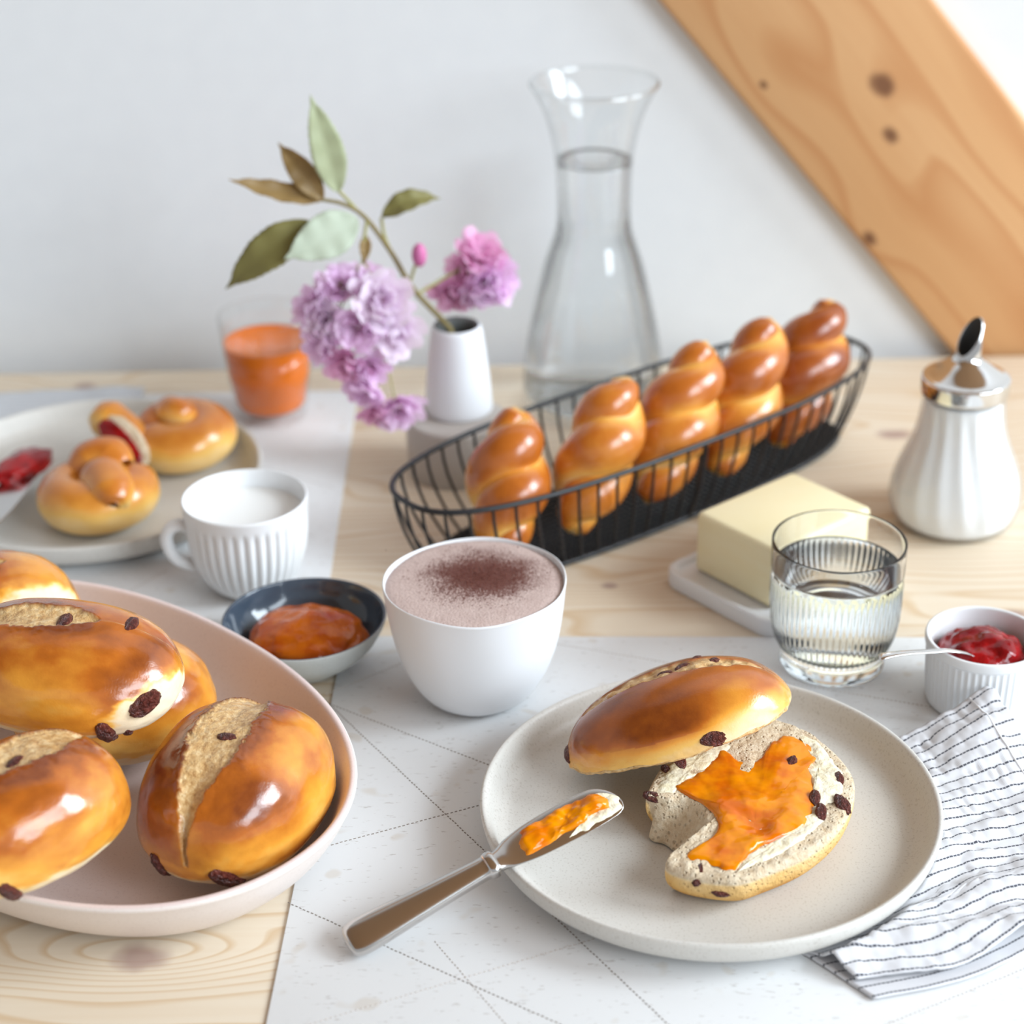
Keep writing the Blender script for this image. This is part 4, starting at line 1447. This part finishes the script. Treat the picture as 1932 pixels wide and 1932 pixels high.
# ------------------------------------------------------------------ braided rolls
def braid_mesh(seed, L=0.108, A=0.0101, r=0.0158, turns=1.35, phase=0.0, mat=None, tone=0.0):
    """two fat dough strands twisted round each other, tapering at both ends; the browned side faces +Z"""
    n, seg = 110, 32
    V, F, cr = [], [], []
    for i in range(2):
        t = np.linspace(0.0, 1.0, n)
        w = 2 * math.pi * turns * t + math.pi * i + phase
        tap = np.clip(np.sin(math.pi * (0.07 + 0.86 * t)), 0, 1) ** 0.5
        tpa = np.clip(np.sin(math.pi * (0.03 + 0.94 * t)), 0, 1) ** 0.9
        x = (t - 0.5) * L * 0.84
        p = np.c_[x, -A * np.sin(w) * tpa, A * 0.9 * np.cos(w) * tpa]
        rad = r * tap * (1 + 0.08 * np.cos(w + 0.5) + 0.05 * np.sin(2.3 * w + seed))
        vv, ff = tube(p, rad, seg, up=(0, 0, 1), flat=0.97)
        e0 = p[0] - np.array((rad[0] * 0.7, 0, 0))
        e1 = p[-1] + np.array((rad[-1] * 0.7, 0, 0))
        ff = ff[:-2]
        k0 = len(vv)
        vv = np.vstack([vv, e0, e1])
        ff += [(k0, j2, (j2 + 1) % seg) for j2 in range(seg)] + [(k0 + 1, (n - 1) * seg + (j2 + 1) % seg, (n - 1) * seg + j2) for j2 in range(seg)]
        o_ = sum(len(a) for a in V)
        F += [tuple(k + o_ for k in g) for g in ff]
        ext = np.r_[np.repeat(A * tpa + r * tap, seg), A * tpa[0] + r * tap[0], A * tpa[-1] + r * tap[-1]]
        rad_out = np.linalg.norm(vv[:, 1:], axis=1) / ext
        cen = np.vstack([np.repeat(p, seg, 0), p[0], p[-1]])
        nrm = vv - cen
        nrm /= np.linalg.norm(nrm, axis=1)[:, None] + 1e-9
        nz = fbm(vv, 45, seed + i, 3)
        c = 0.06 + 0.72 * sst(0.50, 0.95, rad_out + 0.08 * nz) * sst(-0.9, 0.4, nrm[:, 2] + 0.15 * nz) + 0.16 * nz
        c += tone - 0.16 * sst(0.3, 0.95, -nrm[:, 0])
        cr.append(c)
        V.append(vv)
    V = np.vstack(V)
    V = V * (1 + 0.03 * fbm(V, 40, seed, 2))[:, None]
    cr = np.concatenate(cr)
    return make_mesh('braided_roll', V, F, mat or MAT['braid'], attrs={'crust': np.clip(cr, 0, 1), 'slash': np.zeros(len(V))})


rolls = [  # lower end, upper end, label
    ((-0.0065, 0.9915, 0.0160), (0.0035, 1.0330, 0.0790), 'braided roll with a knobbed end, nearest the cocoa cup in the basket', 0.2),
    ((0.0361, 1.0129, 0.0175), (0.0676, 1.0565, 0.0889), 'braided roll second from the cocoa cup in the wire basket', 1.3),
    ((0.0831, 1.0495, 0.0175), (0.1180, 1.0930, 0.0946), 'braided roll in the middle of the row in the wire basket', 2.4),
    ((0.1275, 1.0841, 0.0175), (0.1613, 1.1283, 0.0958), 'braided roll next to the last one at the far end of the basket', 0.7),
    ((0.1700, 1.1235, 0.0185), (0.2060, 1.1690, 0.0905), 'darkest braided roll at the far end of the basket, nearest the sugar shaker', 1.8)]
for i, (a, b, lab, ph) in enumerate(rolls):
    a, b = Vector(a), Vector(b)
    ax = (b - a).normalized()
    face = Vector((0.42, -0.72, 0.55))
    face = (face - ax * face.dot(ax)).normalized()
    sd = face.cross(ax)
    M_ = Matrix((ax, sd, face)).transposed().to_4x4()
    M_.translation = (a + b) / 2 + Vector((0, 0, TZ))
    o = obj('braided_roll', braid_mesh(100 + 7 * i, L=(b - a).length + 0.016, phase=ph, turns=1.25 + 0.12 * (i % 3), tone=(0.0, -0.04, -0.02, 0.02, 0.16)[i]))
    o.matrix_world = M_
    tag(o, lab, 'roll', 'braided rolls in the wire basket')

# ------------------------------------------------------------------ butter on its tray
by = math.atan2(0.0494, 0.0608)
tr = thing('butter_tray', 'white rounded porcelain tray under the block of butter', 'tray', (0.1535, 0.9755, 0.0), (0, 0, by))
bm = bmesh.new()
bmesh.ops.create_cube(bm, size=1)
bmesh.ops.scale(bm, vec=(0.108, 0.088, 0.0105), verts=bm.verts)
bmesh.ops.translate(bm, vec=(0, 0, 0.00525), verts=bm.verts)
vert_e = [e for e in bm.edges if abs(e.verts[0].co.z - e.verts[1].co.z) > 0.005]
bmesh.ops.bevel(bm, geom=vert_e, offset=0.012, segments=8, profile=0.5, affect='EDGES')
topf = max(bm.faces, key=lambda q: q.calc_center_median().z)
botf = min(bm.faces, key=lambda q: q.calc_center_median().z)
bmesh.ops.inset_region(bm, faces=[topf], thickness=0.0035, depth=0.0)
bmesh.ops.inset_region(bm, faces=[topf], thickness=0.0025, depth=-0.0028)
ed = [e for e in bm.edges if len(e.link_faces) == 2 and e.calc_face_angle(0) > 0.5]
bmesh.ops.bevel(bm, geom=ed, offset=0.0012, segments=3, profile=0.5, affect='EDGES')
bm.verts.index_update()
v = np.array([x.co[:] for x in bm.verts])
f = [tuple(x.index for x in q.verts) for q in bm.faces]
bm.free()
part('tray_body', v, f, MAT['white_matte'], tr)
bt = thing('butter_block', 'pale yellow block of butter on the white tray behind the water glass', 'butter', (0.1530, 0.9765, 0.0080), (0, 0, by))
v, f = rbox(0.0785, 0.0615, 0.0375, 0.0035, 4)
v = v * (1 + 0.004 * fbm(v, 40, 3, 2))[:, None]
part('butter_body', v, f, MAT['butter'], bt)

# ------------------------------------------------------------------ sugar shaker
sg = thing('sugar_shaker', 'pear-shaped glass sugar shaker with a steel spout lid', 'sugar shaker', (0.2655, 1.0460, 0.0))
go = [(0, 0.0010), (0.027, 0.0008), (0.0300, 0.0), (0.0325, 0.0012), (0.0365, 0.0065), (0.0392, 0.0150), (0.0394, 0.0230), (0.0372, 0.0330), (0.0330, 0.0440), (0.0287, 0.0545), (0.0258, 0.0650), (0.0245, 0.0760), (0.0240, 0.0850), (0.0240, 0.0900)]


def swirl(th, r, z, k):
    w = max(0.0, min(1, (z - 0.004) / 0.01)) * max(0.0, min(1, (0.085 - z) / 0.015))
    return r - w * 0.0011 * (0.5 - 0.5 * math.cos(16 * th + z * 55)) ** 0.8


po = [go[0]] + [tuple(p) for p in catmull(go[1:], 4)]
v, f = lathe(po + [(0.0222, 0.0900)] + [(max(r - 0.0024, 0.001), max(z, 0.0040)) for r, z in reversed(po[6:])] + [(0, 0.0040)], 192, swirl)
part('glass_body', v, f, MAT['thin_glass_wavy'], sg, closed=True)
po2 = [(max(r - 0.0022, 0.001), max(z, 0.0039)) for r, z in po[6:-6]]
v, f = lathe([(0, 0.0039)] + po2 + [(po2[-1][0] - 0.003, po2[-1][1] + 0.0006), (0, po2[-1][1] + 0.0012)], 192, swirl)
part('sugar', v, f, MAT['sugar'], sg, closed=True)
lidp = [(0.0236, 0.0850), (0.0250, 0.0846), (0.0256, 0.0856), (0.0257, 0.0930), (0.0252, 0.0945), (0.0240, 0.0952), (0.0222, 0.0958), (0.0180, 0.0985), (0.0130, 0.1022), (0.0088, 0.1052), (0.0074, 0.1075)]
v, f = lathe([tuple(p) for p in catmull(lidp, 4)], 96)
part('lid', v, f, MAT['chrome'], sg)
# slanted-cut spout tube
V, F = [], []
seg = 40
for ring, (rr, base) in enumerate([(0.0070, 0), (0.0070, 1), (0.0062, 1), (0.0062, 0)]):
    for j in range(seg):
        a_ = 2 * math.pi * j / seg
        if base == 0:
            z = 0.1045
        else:
            z = 0.1190 + 0.0105 * math.cos(a_ - R(35))
        V.append((rr * math.cos(a_), rr * math.sin(a_), z))
for k in range(3):
    for j in range(seg):
        j2 = (j + 1) % seg
        F.append((k * seg + j, k * seg + j2, (k + 1) * seg + j2, (k + 1) * seg + j))
sp = part('spout', V[:3 * seg], F[:2 * seg], MAT['chrome'], sg)
part('spout_bore', np.array(V)[2 * seg:], [(j, (j + 1) % seg, seg + (j + 1) % seg, seg + j) for j in range(seg)], MAT['bore_shade'], sp)
sp['label'] = 'slanted steel pouring spout'

# ------------------------------------------------------------------ ramekin with strawberry jam and spoon
rk = thing('ramekin', 'white fluted ramekin of red strawberry jam', 'ramekin', (0.2378, 0.8475, ON))
go = [(0, 0.0012), (0.0235, 0.0010), (0.0255, 0.0), (0.0268, 0.0010), (0.0277, 0.0080), (0.0283, 0.0180), (0.0289, 0.0300), (0.0291, 0.0318), (0.0296, 0.0330), (0.0298, 0.0362), (0.0293, 0.0374), (0.0280, 0.0374), (0.0274, 0.0360), (0.0270, 0.0280), (0.0262, 0.0150), (0.0248, 0.0075), (0.022, 0.0050), (0, 0.0045)]
po = [go[0]] + [tuple(p) for p in catmull(go[1:-1], 5)] + [go[-1]]


def flute(th, r, z, k):
    if k > 36 or z < 0.003 or z > 0.0325:
        return r
    w = min(1, (z - 0.003) / 0.003) * min(1, (0.0325 - z) / 0.002)
    return r - w * 0.0007 * (0.5 - 0.5 * math.cos(52 * th)) ** 0.6


v, f = lathe(po, 52 * 6, flute)
part('ramekin_body', v, f, MAT['white'], rk, closed=True)
d, f = ico(5)
n = fbm(d, 2.3, 44, 3)
v = d * [0.0250, 0.0240, 0.0165] * (1 + 0.13 * n)[:, None]
v[:, 2] += 0.0205
rr_ = np.linalg.norm(v[:, :2], axis=1)
sc_ = np.minimum(1, 0.0250 / np.maximum(rr_, 1e-6))
v[:, :2] *= sc_[:, None]
v[:, 2] = np.maximum(v[:, 2], 0.0062) + 0.003 * fbm(d, 3.5, 8, 2) * (d[:, 2] > 0)
part('strawberry_jam', v, f, MAT['strawberry'], rk)
spn = thing('jam_spoon', 'slim steel spoon handle sticking out of the strawberry jam', 'spoon')
S0 = Vector(spn.location)
sp_pts = [(0.1790, 0.8190, 0.0440), (0.1820, 0.8195, 0.0452), (0.1920, 0.8215, 0.0455), (0.2060, 0.8250, 0.0440), (0.2150, 0.8280, 0.0424), (0.2260, 0.8330, 0.0372), (0.2330, 0.8380, 0.0310)]
pth = catmull(np.array(sp_pts), 6) + np.array((0, 0, TZ)) - np.array(S0)
wid = np.interp(np.linspace(0, 1, len(pth)), [0, 0.05, 0.12, 0.35, 0.7, 1.0], [0.0016, 0.0030, 0.0029, 0.0019, 0.0017, 0.0018])
v, f = tube(pth, wid, 16, up=(0, 0, 1), flat=0.42)
part('handle', v, f, MAT['chrome'], spn)
d, f = ico(4)
v = d * [0.0105, 0.0068, 0.0024]
v[:, 2] += -0.0025 * (1 - (v[:, 0] / 0.0105) ** 2 - (v[:, 1] / 0.0068) ** 2)
bw2 = part('spoon_bowl', v, f, MAT['chrome'], spn)
bw2.location = Vector((0.2395, 0.8425, 0.0245)) + Vector((0, 0, TZ)) - S0
bw2.rotation_euler = (0, R(25), R(22))

# ------------------------------------------------------------------ striped napkin
nk = thing('striped_napkin', 'white linen napkin with dark dashed stripes tucked under the front plate', 'napkin')
N0 = np.array(nk.location)
A_ = np.array((0.2345, 0.8180))
eu = np.array((math.cos(R(201)), math.sin(R(201))))
ev = np.array((math.cos(R(-69)), math.sin(R(-69))))
PC = np.array(PL)


def napkin_layer(name, U, Vv, zfun, ubound, nu=90, nv=120, thick=0.0011, vs=0.0, us=0.0, vfun=None):
    V, uv, F = [], [], []
    for j in range(nv + 1):
        vv = vs + (Vv - vs) * j / nv
        um = ubound(vv)
        for i in range(nu + 1):
            uu = us + (um - us) * i / nu
            vd = vv + (vfun(uu, vv) if vfun else 0)
            p = A_ + eu * uu + ev * vd
            V.append((p[0], p[1], zfun(uu, vd, p)))
            uv.append((uu, vv))
    for j in range(nv):
        for i in range(nu):
            a = j * (nu + 1) + i
            F.append((a, a + 1, a + nu + 2, a + nu + 1))
    V = np.array(V)
    V[:, 2] += TZ
    o = part(name, V - N0, F, MAT['napkin'], nk, uv=uv)
    sm = o.modifiers.new('thickness', 'SOLIDIFY')
    sm.thickness = thick
    sm.offset = 1
    return o


def plate_under(p):
    r = math.hypot(p[0] - PC[0], p[1] - PC[1]) - 0.0022
    return float(np.interp(r, [0.074, 0.079, 0.0903, 0.0993, 0.1038, 0.1058, 0.12], [0.0012, 0.0032, 0.0047, 0.0082, 0.0132, 0.03, 0.05]))


def ub_top(vv):
    """how far the cloth reaches before it would enter the foot of the plate"""
    lim = 0.172 - 0.35 * max(0, vv - 0.10) if vv > 0.10 else 0.172
    for k in range(200):
        uu = lim * k / 199
        p = A_ + eu * uu + ev * vv
        if math.hypot(*(p - PC)) < 0.0890:
            return uu
    return lim


def z_top(uu, vv, p):
    q = np.array([[uu, vv, 0.0]])
    wr = 0.0016 * float(vnoise(q * [1, 1, 1], 42, 3)[0]) + 0.0013 * float(vnoise(q * [0.6, 1.6, 1], 110, 9)[0]) + 0.0006 * float(vnoise(q * [1.5, 0.7, 1], 260, 19)[0])
    rise = 0.0200 * math.exp(-((uu / 0.036) ** 2 + (vv / 0.040) ** 2))
    fold = 0.0050 * math.exp(-(((vv - 0.138) + 0.25 * (uu - 0.09)) / 0.010) ** 2) + 0.0035 * math.exp(-(((vv - 0.112) - 0.12 * (uu - 0.05)) / 0.008) ** 2)
    z = MT + 0.0046 + wr + rise + fold * sst(0.0, 0.05, 0.15 - abs(uu - 0.08))
    return max(MT + 0.0003, min(max(z, MT + 0.0030), plate_under(p) + MT - 0.0038)) if math.hypot(*(p - PC)) < 0.1095 else max(z, MT + 0.0034)


def z_low(uu, vv, p):
    q = np.array([[uu, vv, 4.0]])
    wr = 0.0007 * float(vnoise(q, 60, 13)[0])
    z = MT + 0.0010 + wr
    return max(MT + 0.0002, min(max(z, MT + 0.0003), plate_under(p) + MT - 0.0048)) if math.hypot(*(p - PC)) < 0.108 else max(z, MT + 0.0003)


napkin_layer('upper_fold', 0.17, 0.147, z_top, ub_top, vfun=lambda u, v: 0.004 * math.sin(u * 70) * v / 0.17 - (0.10 * max(0, u - 0.12) * v / 0.17))
napkin_layer('lower_fold', 0.17, 0.153, z_low, lambda vv: max(0.02, min(ub_top(vv), 0.205 - 0.38 * max(0, vv - 0.1))), vs=0.02, us=-0.012,
             vfun=lambda u, v: -(0.12 * max(0, 0.10 - u)) * v / 0.186 + 0.003 * math.sin(u * 60 + 1) * v / 0.186)
# hem seam along the short edge
hem = [A_ + eu * 0.0115 + ev * t for t in np.linspace(0.001, 0.144, 80)]
pts = np.array([(p[0], p[1], z_top(0.0115, t, p) + TZ + 0.0010) for p, t in zip(hem, np.linspace(0.001, 0.144, 80))]) - N0
v, f = tube(pts, 0.0006, 6)
part('hem_seam', v, f, plain('white_hem_thread', (0.80, 0.79, 0.80), 0.8), nk)

# second napkin behind the left plate
nk2 = thing('grey_napkin', 'grey flecked cloth napkin lying behind the plate with knotted rolls', 'napkin')
V, uv, F = [], [], []
nu, nv = 60, 30
for j in range(nv + 1):
    for i in range(nu + 1):
        uu, vv = i / nu * 0.20, j / nv * 0.075
        x = -0.455 + uu
        y = 1.1700 + vv + 0.012 * uu / 0.2
        z = MT + 0.0028 + 0.0016 * float(vnoise(np.array([[uu, vv, 2]]), 45, 5)[0])
        V.append((x, y, z + TZ))
        uv.append((uu, vv))
for j in range(nv):
    for i in range(nu):
        a = j * (nu + 1) + i
        F.append((a, a + 1, a + nu + 2, a + nu + 1))
V = np.array(V)
rr = np.hypot(V[:, 0] - LP[0], V[:, 1] - LP[1])
V[:, 2] = np.where(rr < 0.108, np.minimum(V[:, 2], TZ + MT + np.interp(rr, [0.074, 0.079, 0.0903, 0.0993, 0.1038, 0.1058, 0.12], [0.0004, 0.001, 0.002, 0.0045, 0.010, 0.03, 0.05])), V[:, 2])
o = part('cloth', V - np.array(nk2.location), F, MAT['napkin_grey'], nk2, uv=uv)
sm = o.modifiers.new('thickness', 'SOLIDIFY')
sm.thickness = 0.0012
sm.offset = 1


# ------------------------------------------------------------------ knotted rolls on the back plate
def rope_mesh(path, rads, seed, seg=30, cr_lo=0.15, name='dough_coil'):
    v, f = tube(path, rads, seg, up=None, flat=0.95)
    c = np.repeat(np.asarray(path), seg, 0)
    nrm = v - c
    nrm /= np.linalg.norm(nrm, axis=1)[:, None] + 1e-9
    nz = fbm(v, 50, seed, 3)
    cr = cr_lo + 0.55 * sst(-0.2, 0.85, nrm[:, 2] + 0.2 * nz) + 0.12 * nz
    v = v * (1 + 0.02 * fbm(v, 60, seed + 3, 2))[:, None]
    return make_mesh(name, v, f, MAT['braid'], attrs={'crust': np.clip(cr, 0, 1), 'slash': np.zeros(len(v))})


def coil(turns, r0, r1, z0, z1, ph, n=80):
    t = np.linspace(0, 1, n)
    a = ph + t * turns * 2 * math.pi
    r = r0 + (r1 - r0) * t
    return np.c_[r * np.cos(a), r * np.sin(a), z0 + (z1 - z0) * t ** 1.5]


PZ = ON + 0.0069
kb = thing('knotted_roll', 'golden knotted roll at the front of the back plate, coil facing the milk cup', 'roll', (-0.2440, 1.0480, PZ), group='knotted rolls on the back plate')
p = coil(1.0, 0.0215, 0.020, 0.0165, 0.0180, R(60))
obj('dough_coil', rope_mesh(p, np.interp(np.linspace(0, 1, len(p)), [0, .1, .5, .9, 1], [0.008, 0.0150, 0.0168, 0.0155, 0.009]), 3), kb, (-0.003, 0.003, 0))
p = catmull([(-0.006, 0.010, 0.018), (0.0, 0.002, 0.026), (0.006, -0.010, 0.0275), (0.010, -0.0220, 0.0255), (0.011, -0.0285, 0.0235)], 10)
obj('dough_end', rope_mesh(p, np.interp(np.linspace(0, 1, len(p)), [0, .3, .7, .92, 1], [0.011, 0.0155, 0.0135, 0.0085, 0.004]), 9, name='dough_end'), kb)
p = catmull([(-0.020, 0.012, 0.020), (-0.010, 0.020, 0.0310), (0.002, 0.020, 0.0330), (0.010, 0.012, 0.028)], 10)
obj('dough_loop', rope_mesh(p, np.interp(np.linspace(0, 1, len(p)), [0, .3, .7, 1], [0.008, 0.0125, 0.0125, 0.008]), 13, name='dough_loop'), kb)

kb2 = thing('knotted_roll', 'knotted roll torn open with red jam inside, towards the grey napkin', 'roll', (-0.2190, 1.1300, PZ), group='knotted rolls on the back plate')
p = coil(1.05, 0.0200, 0.0150, 0.0165, 0.0220, R(-170))
obj('dough_coil', rope_mesh(p, np.interp(np.linspace(0, 1, len(p)), [0, .1, .5, .9, 1], [0.012, 0.0165, 0.0170, 0.0145, 0.008]), 23), kb2, (0.010, 0.0, 0))
p = catmull([(0.016, 0.004, 0.030), (0.010, -0.002, 0.034), (0.004, 0.004, 0.033), (0.008, 0.012, 0.030)], 10)
obj('dough_end', rope_mesh(p, np.interp(np.linspace(0, 1, len(p)), [0, .3, .7, 1], [0.007, 0.010, 0.010, 0.006]), 29, name='dough_end'), kb2)
p = catmull([(-0.040, -0.006, 0.038), (-0.032, -0.010, 0.033), (-0.020, -0.016, 0.025), (-0.007, -0.022, 0.016)], 10)
obj('torn_piece', rope_mesh(p, np.interp(np.linspace(0, 1, len(p)), [0, .25, .6, 1], [0.008, 0.0130, 0.0130, 0.008]), 35, name='torn_piece'), kb2)
jx = Vector((0.0268, -0.0214, -0.0235)).normalized()
jn = Vector((-0.35, -0.80, 0.45))
jn = (jn - jx * jn.dot(jx)).normalized()
jb = jn.cross(jx)
d, f = ico(4)
for nm, mt, cen, dim, sd in (('torn_crumb', 'crumb', (-0.0215, -0.0270, 0.0260), (0.0215, 0.0125, 0.0060), 8), ('red_jam', 'strawberry', (-0.0225, -0.0325, 0.0275), (0.0200, 0.0078, 0.0036), 3)):
    v = d * dim * (1 + 0.12 * fbm(d, 2.6, sd, 3))[:, None]
    q = part(nm, v, f, MAT[mt], kb2, attrs={'crust': np.zeros(len(v))})
    mq = Matrix((jx, jb, jn)).transposed().to_4x4()
    mq.translation = cen
    q.matrix_local = mq

# jam knife on the back plate
jk = thing('jam_knife', 'steel knife carrying a dollop of red jam on the back plate', 'knife')
K0, K1 = Vector((-0.3080, 0.9760, 0.0285)), Vector((-0.2990, 1.1150, 0.0190))
kx = (K1 - K0).normalized()
ky = Vector((0, 0, 1)).cross(kx).normalized()
kz = kx.cross(ky)
km = Matrix((kx, ky, kz)).transposed().to_4x4()
km.translation = K0 + Vector((0, 0, TZ + MT))
jk.matrix_world = km
KL2 = (K1 - K0).length
hs2 = [(-0.032, 0, 0.0050, 0.0025, 0), (-0.029, 0, 0.0066, 0.0032, 0), (-0.01, 0, 0.0060, 0.0030, 0), (0.02, 0, 0.0048, 0.0028, 0), (0.030, 0, 0.0046, 0.0028, 0)]
v, f = bar([tuple(p) for p in catmull(hs2, 4)], 24, 2.6)
part('handle', v, f, MAT['steel'], jk, closed=True)
bs2 = [(0.030, 0, 0.0046, 0.0026, 0), (0.036, 0, 0.0070, 0.0014, 0), (0.060, 0, 0.0095, 0.0009, 0), (0.100, 0, 0.0100, 0.0008, 0), (0.130, 0, 0.0085, 0.0007, 0), (KL2, 0, 0.003, 0.0005, 0)]
v, f = bar([tuple(p) for p in catmull(bs2, 4)], 24, 2.2)
blade2 = part('blade', v, f, MAT['steel'], jk, closed=True)
d, f = ico(4)
v = d * [0.0260, 0.0135, 0.0075] * (1 + 0.25 * fbm(d, 2.2, 18, 3))[:, None]
v[:, 2] = np.maximum(v[:, 2], -0.003)
dl = part('jam_dollop', v, f, MAT['strawberry'], blade2)
dl.location = (0.115, 0.002, 0.0035)
dl.rotation_euler = (0, 0, R(-20))
